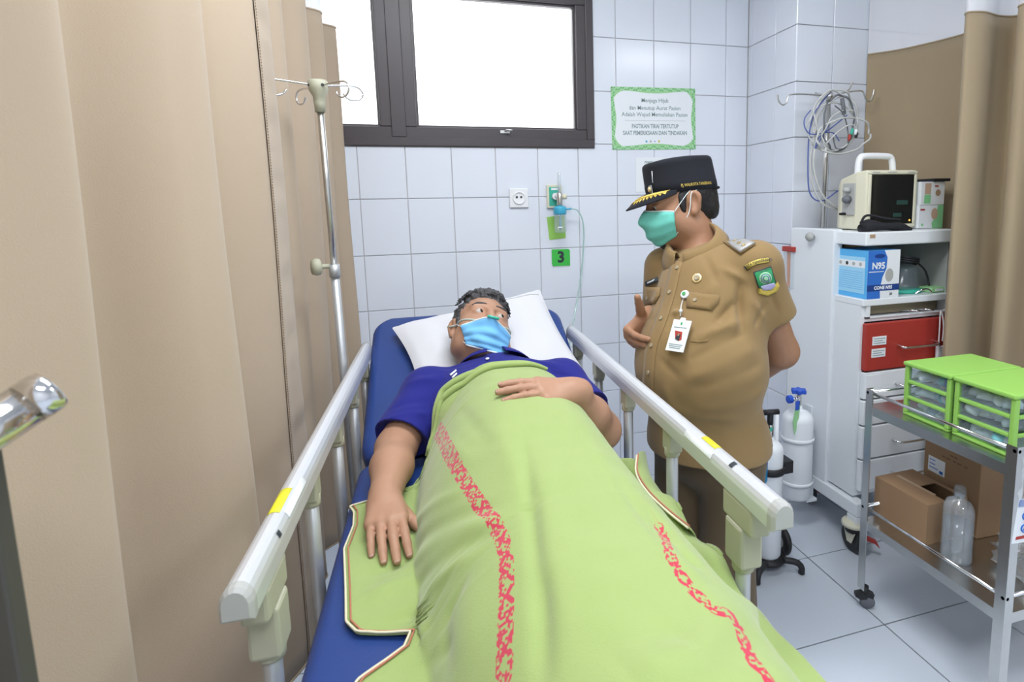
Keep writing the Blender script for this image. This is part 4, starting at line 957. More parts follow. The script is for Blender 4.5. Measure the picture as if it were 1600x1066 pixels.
# green drawer units
def drawer_unit(label, y0, y1, seed, yaw):
    rs = np.random.RandomState(seed)
    D_, W_, H_ = .275, y1 - y0, .178
    t = thing('drawer_unit', label, 'drawer unit', (1.915, y0, .7555)); t.rotation_euler = (0, 0, yaw); t['group'] = 'green drawer units on the steel trolley'
    def lb(lo, hi, nm, m_, par, bv=.003): b = MB(); b.box(lo, hi); return b.build(nm, m_, par, bevel=bv, local=True)
    b = MB(); b.box((-.006, -.003, H_ - .014), (D_, W_ + .003, H_)); b.build('top', 'green', t, bevel=.005, local=True)
    lb((0, 0, 0), (D_, W_, .008), 'base', 'green', t)
    for x in (0, D_ - .018):
        for y in (0, W_ - .014): lb((x, y, .008), (x + .018, y + .014, H_ - .014), 'corner_post', 'green', t)
    hh = (H_ - .022) / 3
    for k in range(1, 3):
        z = .008 + hh * k
        lb((0, .014, z - .005), (.016, W_ - .014, z + .006), 'crossbar', 'green', t)
        for y in (0, W_ - .008): lb((.018, y, z - .005), (D_ - .018, y + .008, z + .006), 'side_bar', 'green', t)
    lb((D_ - .006, .014, .008), (D_ - .002, W_ - .014, H_ - .014), 'back', 'frost', t, 0)
    cols = [(.75, .8, .88), (.55, .66, .82), (.2, .55, .6), (.1, .2, .55), (.85, .85, .85), (.3, .7, .4), (.7, .7, .75), (.85, .3, .1)]
    for k in range(3):
        z0 = .008 + hh * k + .007; z1 = .008 + hh * (k + 1) - .009
        b = MB(); y0_, y1_ = .016, W_ - .016
        b.box((.006, y0_, z0), (.009, y1_, z1)); b.box((.009, y0_, z0), (D_ - .01, y1_, z0 + .002)); b.box((.009, y0_, z0), (D_ - .01, y0_ + .002, z1)); b.box((.009, y1_ - .002, z0), (D_ - .01, y1_, z1))
        dr_ = b.build('drawer', 'frost', t, local=True)
        # contents: packets seen through the front
        n = 7
        for i in range(n):
            cy = y0_ + .012 + (y1_ - y0_ - .024) * (i + .5) / n; cx = .028 + rs.rand() * .03; cz = z0 + .004
            c_ = cols[rs.choice(len(cols), p=[.34, .10, .05, .06, .30, .04, .09, .02])]
            key = 'pk%d' % (int(c_[0] * 100) * 7 + int(c_[1] * 100))
            if key not in M: M[key] = mat('wrapped_packet_' + str(len(M)), tuple(min(v * 1.05, .9) for v in c_), .5)
            L_, w_, h_ = .026 + rs.rand() * .022, .014 + rs.rand() * .008, .010 + rs.rand() * (hh * .26)
            rr = rotz(rs.rand() * 3); rows = []
            for tt in np.linspace(-1, 1, 6):
                row = []
                for a in np.linspace(0, 2 * math.pi, 8, endpoint=False):
                    s_ = math.sqrt(max(1 - tt * tt * .8, .05)); p = rr @ V([tt * L_ * .55, w_ * math.cos(a) * s_, 0])
                    row.append((cx + p[0], np.clip(cy + p[1], y0_ + .004, y1_ - .004), cz + h_ * (1 + math.sin(a)) * s_))
                rows.append(row)
            b = MB(); b.grid(rows, closed_u=True); b.f.append(tuple(range(7, -1, -1))); b.sm.append(True); b.f.append(tuple(40 + q_ for q_ in range(8))); b.sm.append(True)
            b.build('packet', M[key], dr_, local=True)
    return t
drawer_unit('lime green three-drawer unit on the trolley, the one farther from the camera', -1.452, -1.282, 3, -.02)
drawer_unit('lime green three-drawer unit on the trolley, the one nearer the camera', -1.645, -1.462, 11, -.02)

# lower shelf: cartons, bottle, bag
M['tape'] = mat('clear_packing_tape', (.45, .32, .2), .3)
def carton(label, o, yaw, W_, D_, H_, open_=False):
    t = thing('cardboard_carton', label, 'box', o); t.rotation_euler = (0, 0, yaw); t['group'] = 'brown cartons on the trolley'
    b = MB()
    if not open_: b.box((0, 0, 0), (D_, W_, H_)); b.build('carton', 'card', t, bevel=.003, local=True)
    else:
        th = .004
        b.box((0, 0, 0), (D_, W_, th)); b.box((0, 0, th), (th, W_, H_)); b.box((D_ - th, 0, th), (D_, W_, H_)); b.box((th, 0, th), (D_ - th, th, H_)); b.box((th, W_ - th, th), (D_ - th, W_, H_)); b.build('carton', 'card', t, local=True)
        b = MB(); b.box((.001, .001, H_), (D_ * .46, W_ - .001, H_ + .003)); b.build('flap', 'card', t, local=True)
        b = MB(); b.box((D_ * .46, W_ * .5, H_), (D_ - .001, W_ - .001, H_ + .003)); b.build('flap', 'card', t, local=True)
        b = MB(); b.box((D_ * .9, .001, H_), (D_ - .001, W_ * .5, H_ + .003)); b.build('flap', 'card', t, local=True)
        b = MB(); b.box((D_ * .42, W_ * .2, H_ + .003), (D_ * .5, W_ * .9, H_ + .0034)); b.build('packing_tape', 'tape', t, local=True)
    return t
k1 = carton('small brown cardboard carton with a half-open top on the lower trolley shelf', (1.945, -1.375, .3385), .02, .215, .17, .135, True)
b = MB(); vs, fs = text_mesh('FRAGILE' if False else 'V W', .03)
k2 = carton('large brown cardboard carton with a white label at the back of the lower trolley shelf', (2.130, -1.40, .3385), -.05, .225, .24, .275)
b = MB(); b.box((-.0012, .135, .150), (0, .205, .205)); l_ = b.build('shipping_label', 'paper', k2, local=True)
b = MB()
for k in range(3): b.box((-.0018, .175 - .012 * (k == 2), .192 - k * .014), (-.0011, .198, .195 - k * .014))
b.box((-.0018, .142, .155), (-.0011, .156, .166)); b.build('print_line', 'dblue', l_, local=True)
bprint = mat('faded_brown_print', (.17, .10, .06), .8)
b = MB(); vs, fs = text_mesh('xxxxxxxxxx', .014); 
for k in range(5): b.box((-.0008, .05 + .022 * k, .222), (0, .062 + .022 * k + .004 * (k % 2), .2255))
for k in range(2): b.box((-.0008, .09 + .016 * k, .237), (0, .102 + .016 * k, .241))
b.build('carton_print', bprint, k2, local=True)
q = at(1493, 872, Z=.3385)
bt = thing('infusion_bottle', 'clear plastic bottle of fluid standing on the lower trolley shelf', 'bottle', q)
M['fluid'] = pane_mat('clear_fluid', tint=(.80, .84, .88), gloss=.08, rough=.1, fog=.12, fogcol=(.75, .80, .86))
M['bottle'] = pane_mat('clear_bottle_plastic', tint=(.90, .93, .95), gloss=.14, rough=.12, fog=.16, fogcol=(.85, .9, .95))
b = MB(); b.lathe([(0, 0), (.042, 0), (.046, .008), (.045, .03), (.045, .155), (.044, .17), (.036, .187), (.018, .198), (.014, .202), (.014, .212), (0, .212)], q, (0, 0, 1), 30, squash=(.82, 1)); b.build('bottle_body', 'bottle', bt)
b = MB(); b.lathe([(0, .003), (.041, .003), (.0425, .03), (.0425, .125), (0, .125)], q, (0, 0, 1), 26, squash=(.82, 1)); b.build('fluid', 'fluid', bt)
b = MB(); b.lathe([(.016, .205), (.0175, .21), (.0175, .222), (.015, .230), (.015, .236), (0, .238)], q, (0, 0, 1), 18); b.build('stopper', 'frost', bt)
# crumpled clear bag
M['film'] = pane_mat('crumpled_clear_film', tint=(.9, .92, .94), gloss=.28, rough=.12, fog=.12)
bgo = thing('plastic_bag', 'crumpled clear plastic bag on the lower trolley shelf', 'bag', (2.16, -1.585, .3385))
rs = np.random.RandomState(4); rows = []
for i in range(16):
    row = []
    for j in range(22):
        a = 2 * math.pi * j / 22; ph = math.pi * (i + .0) / 15; r_ = .10 * (1 + .22 * rs.randn() * .6)
        row.append((2.15 + r_ * 1.2 * math.sin(ph) * math.cos(a), -1.57 + r_ * .9 * math.sin(ph) * math.sin(a), max(.3405 + .001 * rs.rand(), .375 + .05 * math.cos(ph) * (1 + .3 * rs.randn() * .5))))
    rows.append(row)
b = MB(); b.grid(rows, smooth=False, closed_u=True); b.build('film', 'film', bgo)
# bag with printed leaflet hung on the near leg
lf = thing('printed_wrapper', 'clear wrapper with a blue and white printed leaflet hanging on the trolley leg', 'wrapper', at(1590, 800, D=1.42))
o = at(1583, 850, D=1.44); u_ = nrm(CR * 1.0 + V([0, 0, .35]) * .25); v_ = nrm(V([.06, 0, 1.]))
def card(pts, lift, m_, nm): bb = MB(); bb.prism(pts, o - CF * lift, u_, v_, -.0004); return bb.build(nm, m_, lf)
card([(-.004, 0), (.055, .004), (.058, .115), (.0, .118)], 0, 'paper', 'leaflet')
card([(.001, .098), (.056, .094), (.057, .114), (.003, .116)], .0008, 'dblue', 'blue_header')
for zz in (.072, .04):
    bb = MB(); ringp = [o + u_ * (.026 + .011 * math.cos(a)) + v_ * (zz + .011 * math.sin(a)) - CF * .001 for a in np.linspace(0, 6.28, 24)[:-1]]; bb.tube(ringp, .0018, 6, closed=True); bb.build('printed_ring', 'dblue', lf)
    bb = MB(); put_text(bb, 'A', o + u_ * .026 + v_ * zz - CF * .0012, u_, v_, .018, bold=.001); bb.build('lettering', 'dblue', lf)
card([(.004, .010), (.03, .013), (.032, .022), (.005, .018)], .0008, 'red', 'red_print')
bb = MB(); Gs = []
for i in range(8):
    Gs.append([o + u_ * (-.008 + .075 * j / 7 + .006 * rs.randn() * .4) + v_ * (.10 + .13 * i / 7) - CF * (.004 + .008 * rs.rand()) for j in range(8)])
bb.grid(Gs, smooth=False); bb.build('film', 'film', lf)

# ------------------------------------------------------------------ push handle in the left foreground
hd = thing('push_handle', 'blurred chrome push handle on a grey post at the left edge, closest to the camera', 'handle', (.05, -2.2, .7))
h1, h0 = at(72, 613, D=.47), at(-160, 762, D=.40)
hdv = nrm(h1 - h0); rr_ = .0175
b = MB(); b.cyl(h0, h1 - hdv * .012, rr_, n=24); b.build('handle_tube', 'chrome', hd)
b = MB(); b.lathe([(rr_ * 1.03, -.014), (rr_ * 1.03, .0), (rr_ * .95, .004), (rr_ * .6, .006), (0, .0065)], h1, hdv, 22); b.build('end_plug', 'chrome', hd)
b = MB(); pq0, pq1 = at(-42, 720, D=.44), at(60, 1120, D=.46); pq1 = V([pq0[0], pq0[1], .55]); b.box((pq0[0] - .014, pq0[1] - .010, .5), (pq0[0] + .014, pq0[1] + .010, pq0[2] + .01)); b.build('post', mat('dark_grey_painted_post', (.06, .058, .052), .5), hd, bevel=.003)
b = MB(); b.cyl((pq0[0] - .2, pq0[1] + .05, 1.08), (pq0[0] - .012, pq0[1], 1.08), .008, n=12); b.build('cross_bar', 'chrome', hd)
# ------------------------------------------------------------------ organic surfaces: signed distance fields
class Field:
    """distance field on a rectilinear grid; primitives are blended smoothly, surface by surface nets"""
    def __init__(s, xs, ys, zs):
        s.ax = [np.asarray(a, np.float32) for a in (xs, ys, zs)]
        s.g = np.full([len(a) for a in s.ax], 0.2, np.float32)
    def _sub(s, lo, hi, pad):
        sl = []
        for a, l, h in zip(s.ax, lo, hi):
            i0 = max(np.searchsorted(a, l - pad) - 1, 0); i1 = min(np.searchsorted(a, h + pad) + 1, len(a))
            sl.append(slice(i0, max(i1, i0 + 1)))
        sl = tuple(sl)
        X = [s.ax[0][sl[0]][:, None, None], s.ax[1][sl[1]][None, :, None], s.ax[2][sl[2]][None, None, :]]
        return sl, X
    def _mix(s, sl, d, k, op):
        c = s.g[sl]
        if op == 'sub':
            h = np.clip(.5 - .5 * (c + d) / k, 0, 1); s.g[sl] = c * (1 - h) + (-d) * h + k * h * (1 - h)
        else:
            h = np.clip(.5 + .5 * (c - d) / k, 0, 1); s.g[sl] = c * (1 - h) + d * h - k * h * (1 - h)
    def cone(s, a, b, ra, rb, k=.02, op='add'):
        a, b = np.asarray(a, float), np.asarray(b, float); r = max(ra, rb)
        sl, X = s._sub(np.minimum(a, b) - r, np.maximum(a, b) + r, k + .02)
        ba = b - a; L = ba @ ba + 1e-12
        P = [X[i] - np.float32(a[i]) for i in range(3)]
        h = np.clip((P[0] * np.float32(ba[0]) + P[1] * np.float32(ba[1]) + P[2] * np.float32(ba[2])) / np.float32(L), 0, 1)
        d = np.sqrt(sum((P[i] - h * np.float32(ba[i])) ** 2 for i in range(3))) - (np.float32(ra) + h * np.float32(rb - ra))
        s._mix(sl, d, k, op)
    def ell(s, c, r, R=None, k=.02, op='add'):
        c, r = np.asarray(c, float), np.asarray(r, float); R = np.eye(3) if R is None else np.asarray(R, float)   # columns = local axes
        ext = np.sqrt(((R * r) ** 2).sum(1)); sl, X = s._sub(c - ext, c + ext, k + .02)
        P = [X[i] - np.float32(c[i]) for i in range(3)]
        q = [sum(P[i] * np.float32(R[i, j]) for i in range(3)) for j in range(3)]
        k0 = np.sqrt(sum((q[j] / np.float32(r[j])) ** 2 for j in range(3))); k1 = np.sqrt(sum((q[j] / np.float32(r[j] ** 2)) ** 2 for j in range(3)))
        d = k0 * (k0 - 1) / np.maximum(k1, 1e-6)
        s._mix(sl, d, k, op)
    def rbox(s, c, r, R=None, rad=.01, k=.01, op='add'):
        c, r = np.asarray(c, float), np.asarray(r, float); R = np.eye(3) if R is None else np.asarray(R, float)
        ext = np.abs(R * r).sum(1) + rad; sl, X = s._sub(c - ext, c + ext, k + .02)
        P = [X[i] - np.float32(c[i]) for i in range(3)]
        q = [np.abs(sum(P[i] * np.float32(R[i, j]) for i in range(3))) - np.float32(max(r[j] - rad, 1e-4)) for j in range(3)]
        d = np.sqrt(sum(np.maximum(v, 0) ** 2 for v in q)) + np.minimum(np.maximum(np.maximum(q[0], q[1]), q[2]), 0) - rad
        s._mix(sl, d, k, op)
    def cut(s, p, n, k=.004):
        """remove everything on the +n side of the plane"""
        n = nrm(n); p = np.asarray(p, float)
        d = sum((s.ax[i].reshape([-1 if j == i else 1 for j in range(3)]) - np.float32(p[i])) * np.float32(n[i]) for i in range(3))
        s.g = np.maximum(s.g, d.astype(np.float32))
    def mesh(s, smooth=2):
        g = s.g; inside = g < 0
        nx, ny, nz = g.shape
        cnt = np.zeros((nx - 1, ny - 1, nz - 1), np.uint8)
        for a in (0, 1):
            for b in (0, 1):
                for c in (0, 1): cnt += inside[a:nx - 1 + a, b:ny - 1 + b, c:nz - 1 + c]
        act = np.argwhere((cnt > 0) & (cnt < 8)); del cnt
        idx = np.full((nx - 1, ny - 1, nz - 1), -1, np.int32); idx[tuple(act.T)] = np.arange(len(act))
        corners = [(a, b, c) for a in (0, 1) for b in (0, 1) for c in (0, 1)]
        val = np.stack([g[act[:, 0] + a, act[:, 1] + b, act[:, 2] + c] for a, b, c in corners], 1)
        pos = np.stack([np.stack([s.ax[0][act[:, 0] + a], s.ax[1][act[:, 1] + b], s.ax[2][act[:, 2] + c]], 1) for a, b, c in corners], 1)
        acc = np.zeros((len(act), 3)); w = np.zeros(len(act))
        for i in range(8):
            for j in range(i + 1, 8):
                if sum(abs(corners[i][k] - corners[j][k]) for k in range(3)) != 1: continue
                m = (val[:, i] < 0) != (val[:, j] < 0); t = val[:, i] / np.where(m, val[:, i] - val[:, j], 1)
                acc += np.where(m[:, None], pos[:, i] + t[:, None] * (pos[:, j] - pos[:, i]), 0); w += m
        vs = acc / w[:, None]; faces = []
        for ax in range(3):
            sa = [slice(1, n - 1) for n in g.shape]; sb = list(sa); sa[ax] = slice(0, g.shape[ax] - 1); sb[ax] = slice(1, g.shape[ax])
            A, B = inside[tuple(sa)], inside[tuple(sb)]
            e = np.argwhere(A != B); flip = A[tuple(e.T)]
            o1, o2 = [(1, 2), (2, 0), (0, 1)][ax]
            base = e.copy()
            for q in range(3):
                if q != ax: base[:, q] += 1
            def cell(d1, d2):
                c = base.copy(); c[:, o1] += d1; c[:, o2] += d2; return idx[tuple(c.T)]
            q = np.stack([cell(-1, -1), cell(0, -1), cell(0, 0), cell(-1, 0)], 1)
            q = np.where(flip[:, None], q, q[:, ::-1]); faces.append(q[(q >= 0).all(1)])
        F = np.vstack(faces)
        # light Laplacian smoothing
        for it in range(smooth):
            S = np.zeros_like(vs); C = np.zeros(len(vs))
            for a, b in ((0, 1), (1, 2), (2, 3), (3, 0)):
                np.add.at(S, F[:, a], vs[F[:, b]]); np.add.at(C, F[:, a], 1); np.add.at(S, F[:, b], vs[F[:, a]]); np.add.at(C, F[:, b], 1)
            vs = vs * .4 + .6 * S / np.maximum(C, 1)[:, None]
        return vs, F
def vnormals(vs, F):
    n = np.cross(vs[F[:, 2]] - vs[F[:, 0]], vs[F[:, 3]] - vs[F[:, 1]]); N = np.zeros_like(vs)
    for k in range(4): np.add.at(N, F[:, k], n)
    return N / (np.linalg.norm(N, axis=1)[:, None] + 1e-12)
def mesh_obj(name, vs, F, m, parent=None):
    me = bpy.data.meshes.new(name); off = wloc(parent) if parent is not None else np.zeros(3)
    v = np.asarray(vs, np.float32) - off.astype(np.float32); F = np.asarray(F, np.int32)
    me.vertices.add(len(v)); me.vertices.foreach_set('co', v.ravel())
    me.loops.add(F.size); me.loops.foreach_set('vertex_index', F.ravel())
    me.polygons.add(len(F)); me.polygons.foreach_set('loop_start', np.arange(0, F.size, F.shape[1], dtype=np.int32))
    me.polygons.foreach_set('use_smooth', np.ones(len(F), bool))
    me.update(calc_edges=True); me.validate()
    me.materials.append(M[m] if isinstance(m, str) else m)
    o = bpy.data.objects.new(name, me); COL.objects.link(o)
    if parent is not None: o.parent = parent
    return o
def bvh(vs, F): return BVHTree.FromPolygons([Vector(v) for v in vs], [tuple(f) for f in F])
def hit(tree, x, y, lift=0.0):
    """first surface point of a mesh seen at pixel (x, y), with its normal"""
    d = nrm(ray(x, y)); p, n, i, t = tree.ray_cast(Vector(CAM), Vector(d))
    if p is None: return None, None
    n = np.array(n); p = np.array(p)
    if n @ d > 0: n = -n
    return p + n * lift, n
def patch(tree, outline, name, m, parent, lift=.0015, thick=.0015, n=7, smooth_n=True):
    """a thin piece of cloth or badge lying on a surface: outline given as 4 corners tl,tr,br,bl (optionally denser sides)"""
    tl, tr, br, bl = [np.array(p, float) for p in outline]
    P = np.zeros((n, n, 3)); okc = None
    for i in range(n):
        for j in range(n):
            u, v = j / (n - 1), i / (n - 1)
            q = (1 - v) * ((1 - u) * tl + u * tr) + v * ((1 - u) * bl + u * br)
            p = None; cen = (tl + tr + br + bl) / 4
            for k_ in range(10):
                p, nn = hit(tree, *(q + (cen - q) * k_ * .1), lift)
                if p is not None: break
            P[i, j] = p if p is not None else at(q[0], q[1], D=1.7)
    b = MB(); b.grid(P); return b.build(name, m, parent, solid=thick, offset=0)
def poly_patch(tree, pts, name, m, parent, lift=.0015, thick=.001):
    c = np.mean(np.array(pts, float), 0); P = []
    p0, _ = hit(tree, c[0], c[1], lift); ring1, ring2 = [], []
    for q in pts:
        a, _ = hit(tree, q[0], q[1], lift); h_ = (np.array(q) + c) / 2; a2, _ = hit(tree, h_[0], h_[1], lift)
        ring1.append(a if a is not None else p0); ring2.append(a2 if a2 is not None else p0)
    n = len(pts); b = MB()
    b.add([p0] + ring2 + ring1, [(0, 1 + i, 1 + (i + 1) % n) for i in range(n)] + [(1 + i, 1 + n + i, 1 + n + (i + 1) % n, 1 + (i + 1) % n) for i in range(n)], True)
    return b.build(name, m, parent, solid=thick, offset=0)
def text_patch(tree, txt, c, ux, size, name, m, parent, lift=.003, bold=0., bend=0., sx=1.0):
    """lettering laid on a surface; c pixel centre, ux baseline direction in pixels, size in pixels"""
    vs, fs = text_mesh(txt, 1.0, bold=bold, sx=sx); ux = nrm(ux); uy = V([ux[1], -ux[0]]); out = []
    for a, b_ in vs:
        q = V(c) + size * (a * ux + (b_ + bend * a * a) * uy); p, _ = hit(tree, q[0], q[1], lift)
        out.append(p if p is not None else hit(tree, c[0], c[1], lift)[0])
    b = MB(); b.add(out, fs); return b.build(name, m, parent)
def crease(vs, N, tree, lines):
    """raise or press soft folds along lines seen at pixel positions"""
    out = np.zeros(len(vs))
    for (p0, p1, w, amp) in lines:
        a, _ = hit(tree, *p0); b, _ = hit(tree, *p1)
        if a is None or b is None: continue
        ba = b - a; h = np.clip(((vs - a) @ ba) / (ba @ ba), 0, 1); d = np.linalg.norm(vs - a - h[:, None] * ba, axis=1)
        tap = np.sin(np.pi * np.clip(.08 + .84 * h, 0, 1)); out += amp * tap * np.exp(-(d / w) ** 2)
    return vs + N * out[:, None]
def noise3(p, f, seed=0):
    r = np.random.RandomState(seed); o = np.zeros(len(p))
    for i in range(7):
        k = r.randn(3); k /= np.linalg.norm(k); o += np.sin(p @ k * f * (.7 + .6 * r.rand()) + r.rand() * 6.28)
    return o / 7

# ------------------------------------------------------------------ heads and hands
class Head:
    """head in its own frame: x = its right, y = forward, z = up; s = scale"""
    def __init__(s, c, right, fwd, up, sc=1.0):
        s.c = np.asarray(c, float); s.R = np.stack([nrm(right), nrm(fwd), nrm(up)], 1); s.k = sc
    def w(s, p): return s.c + s.R @ (np.asarray(p, float) * s.k)
    def carve(s, f, neck_to, neck_r=.058, fat=1.0):
        w, k = s.w, s.k
        E = lambda c, r, kk=.02, op='add': f.ell(w(c), V(r) * k, s.R, kk, op)
        C = lambda a, b, ra, rb, kk=.015, op='add': f.cone(w(a), w(b), ra * k, rb * k, kk, op)
        E((0, -.014, .030), (.077, .098, .088)); E((0, .020, -.005), (.070, .080, .085), .03)
        E((0, .030, -.060), (.058 * fat, .058, .060), .03); E((0, .062, -.094), (.030, .026, .022), .025)
        for q in (-1, 1):
            E((q * .044, .046, -.034), (.026 * fat, .030, .032), .025)        # cheeks
            E((q * .056 * fat, .004, -.066), (.018, .034, .030), .03)        # jaw corner
        C((-.042, .074, .028), (.042, .074, .028), .013, .013, .018)          # brow
        C((0, .088, .018), (0, .112, -.030), .0085, .0135, .012)              # nose
        for q in (-1, 1):
            E((q * .013, .100, -.033), (.0105, .012, .009), .008)
            E((q * .032, .097, .006), (.019, .016, .0125), .012, 'sub')       # sockets
            E((q * .032, .0785, .006), (.0165, .0155, .0135), .006)           # lids and eyeball bulge
        E((0, .090, -.064), (.026, .012, .006), .01); E((0, .088, -.073), (.022, .012, .007), .01)   # lips
        for q in (-1, 1):                                                    # ears
            Re = s.R @ rotz(q * .35)
            f.ell(w((q * .080, -.012, -.004)), V([.010, .019, .033]) * k, Re, .008); f.ell(w((q * .0845, -.012, .010)), V([.007, .021, .020]) * k, Re, .008); f.ell(w((q * .083, -.004, -.030)), V([.008, .009, .011]) * k, Re, .008)
            f.ell(w((q * .090, -.008, .004)), V([.007, .009, .018]) * k, Re, .006, 'sub')
        f.cone(w((0, -.025, -.055)), neck_to, neck_r * k, neck_r * 1.08 * k, .03)
def head_radius(tree, H, o, d, far=.25):
    """distance from a point inside the head outwards to the skin"""
    p, n, i, t = tree.ray_cast(Vector(H.w(np.asarray(o) + np.asarray(d) * far)), Vector(-(H.R @ np.asarray(d, float))))
    return None if p is None else np.array(p)
def face_mask(H, tree, name, m, parent, z_top=.0, z_bot=-.112, th=72, pleat=.0016, puff=.006, n=25, top_peak=.012, it=30, side=.018):
    P = np.zeros((n, n, 3)); c0 = V([0, .012, -.045])
    for i in range(n):
        v = i / (n - 1)
        for j in range(n):
            u = j / (n - 1) * 2 - 1; a = math.radians(th) * u * (1 - .10 * v)
            z = z_top * (1 - v) + z_bot * v + top_peak * (1 - v) * (1 - u * u) - side * u * u * (1 - v) + .022 * u * u * v
            d = V([math.sin(a) * .085, math.cos(a) * .085, z - c0[2]]); d /= np.linalg.norm(d)
            p = head_radius(tree, H, c0, d, .135)
            if p is None: p = H.w(c0 + d * .08)
            P[i, j] = H.R.T @ (p - H.c) / H.k - c0
    base = np.linalg.norm(P, axis=2)
    for _ in range(it):          # cloth tension: nose and chin spread into a tent, never below the skin
        Q = P.copy(); Q[1:-1, 1:-1] = (P[:-2, 1:-1] + P[2:, 1:-1] + P[1:-1, :-2] + P[1:-1, 2:]) / 4
        Q[0, 1:-1] = (P[0, :-2] + P[0, 2:]) / 2; Q[-1, 1:-1] = (P[-1, :-2] + P[-1, 2:]) / 2
        D0 = P / np.linalg.norm(P, axis=2)[..., None]; rq = (Q * D0).sum(2); P = D0 * np.maximum(rq, base)[..., None]
    uu = np.linspace(-1, 1, n)[None, :]; vv = np.linspace(0, 1, n)[:, None]; rad = np.linalg.norm(P, axis=2)
    off = .004 + puff * (1 - uu ** 2) * np.sin(np.pi * vv) + pleat * np.sin(vv * 22 + .5 * np.sin(uu * 4)) * (1 - .5 * uu ** 2) + pleat * .7 * np.sin(uu * 7 + vv * 9)
    P = P * ((rad + off) / rad)[..., None] + c0
    Wd = np.array([[H.w(p) for p in r] for r in P])
    b = MB(); b.grid(Wd); o = b.build(name, m, parent, solid=.0012, offset=0, subsurf=1)
    return o, Wd
def hand(f, wrist, d, back, thumb, curl=(.3, .3, .3, .3), spread=.06, tcurl=.25, tout=.75, sc=1.0, wr=.029, joints=(.8, 1.1, .7)):
    """a hand: d = direction of the fingers, back = normal of its back, thumb = side of the thumb"""
    d = nrm(d); thumb = nrm(np.asarray(thumb, float) - d * (np.asarray(thumb) @ d)); bk = nrm(np.cross(thumb, d)); bk = bk if bk @ np.asarray(back) > 0 else -bk
    w = np.asarray(wrist, float); S = sc
    lat = [.029, .0095, -.0105, -.029]; plen = [.088, .091, .086, .077]; seg = [(.042, .026, .021), (.046, .029, .022), (.042, .027, .022), (.033, .020, .019)]
    rad = [.0098, .0102, .0096, .0084]; tips = []
    for i in range(4):
        kn = w + S * (d * plen[i] + thumb * lat[i] + bk * (.003 - .002 * abs(i - 1.2)))
        st = w + S * (d * .012 + thumb * lat[i] * .62); f.cone(st, kn, .0155 * S, .0118 * S, .014 * S)
        f.cone(st - bk * .006 * S, kn - bk * .007 * S, .015 * S, .010 * S, .014 * S)
        sp = spread * (1.5 - i); dd = nrm(d + thumb * sp); a = 0; p = kn; r_ = rad[i] * S
        f.ell(kn, V([1, 1, 1]) * .0112 * S, None, .006 * S)
        for q, L in enumerate(seg[i]):
            a += curl[i] * joints[q]; v = dd * math.cos(a) - bk * math.sin(a); e = p + v * L * S
            f.cone(p, e, r_, r_ * .93, .0022 if q == 0 else .004); r_ *= .93; p = e
        tips.append((p, v, r_))
    b0 = w + S * (d * .020 + thumb * .018 - bk * .004); v = nrm(d * math.cos(tout) + thumb * math.sin(tout) - bk * .25)
    p = b0; r_ = .0155 * S
    for q, L in enumerate((.044, .032, .026)):
        e = p + v * L * S; f.cone(p, e, r_, r_ * .86, .010 if q == 0 else .004); p = e; r_ *= .84
        v = nrm(v + d * tcurl * .6 - bk * tcurl * .4)
    tips.append((p, v, r_))
    f.cone(w - d * .02 * S, w + d * .015 * S, wr * S, .026 * S, .02)
    return tips, bk
M['skin1'] = mat('tan_skin', (.35, .185, .11), .48, var=.06, vscale=40, bump=.05, bscale=300, spec=.4)
M['skin2'] = mat('brown_skin', (.41, .23, .15), .48, var=.06, vscale=40, bump=.05, bscale=300, spec=.4)
M['hair_black'] = mat('black_hair', (.010, .009, .010), .5, bump=.5, bscale=350)
M['hair_grey'] = mat('greying_hair', (.055, .055, .06), .6, var=.9, vscale=170, bump=.8, bscale=260)
M['eyewhite'] = mat('eye_white', (.42, .38, .35), .3); M['iris'] = mat('dark_iris', (.02, .012, .008), .15)
def eyes(H, parent, look=(0, 0), lid=.0):
    for q in (-1, 1):
        c = H.w((q * .032, .0795, .006)); r_ = .0140 * H.k
        dirn = nrm(H.R @ nrm(V([look[0], 1, look[1]])))
        b = MB(); b.lathe([(r_ * math.sin(a), -r_ * math.cos(a)) for a in np.linspace(.0, math.pi, 14)], c, dirn, 20); e = b.build('eye', 'eyewhite', parent)
        b = MB(); b.lathe([(r_ * 1.015 * math.sin(a), r_ * 1.015 * math.cos(a)) for a in np.linspace(0.0, .46, 6)][::-1], c, dirn, 16); b.build('iris', 'iris', e)
def tube_obj(pts, r, name, m, parent, n=40, k=8):
    b = MB(); b.tube(spline(pts, n), r, k); return b.build(name, m, parent)
# ------------------------------------------------------------------ the standing visitor
def camv(r_, u_, b_): return CR * r_ + CU * u_ - CF * b_      # direction given as (right, up, towards camera)
def fax(lo, hi, fine, coarse, flo, fhi):
    """axis with fine steps between flo and fhi, coarse outside"""
    a = []
    if lo < flo: a += list(np.arange(lo, flo, coarse))
    a += list(np.arange(max(lo, flo), min(hi, fhi), fine))
    if hi > fhi: a += list(np.arange(fhi, hi, coarse))
    return np.array(a)
M['khaki'] = mat('khaki_uniform_cotton', (.255, .165, .066), .8, sheen=.15, var=.05, vscale=7, bump=.18, bscale=700)
M['trouser'] = mat('dark_brown_trouser_cloth', (.105, .072, .036), .85, sheen=.1, var=.06, vscale=7, bump=.15, bscale=700)
M['button'] = mat('horn_button', (.36, .30, .20), .4); M['gold'] = mat('gold_thread', (.62, .46, .10), .42, metal=.35); M['goldm'] = mat('gold_metal', (.85, .68, .36), .3, metal=.8)
M['silver'] = mat('silver_cloth', (.38, .38, .38), .5, metal=.3); M['cap'] = mat('black_cap_cloth', (.006, .0075, .013), .9, bump=.2, bscale=600)
M['surg_green'] = mat('mint_surgical_mask', (.16, .58, .50), .8, var=.05, vscale=15, bump=.2, bscale=400)
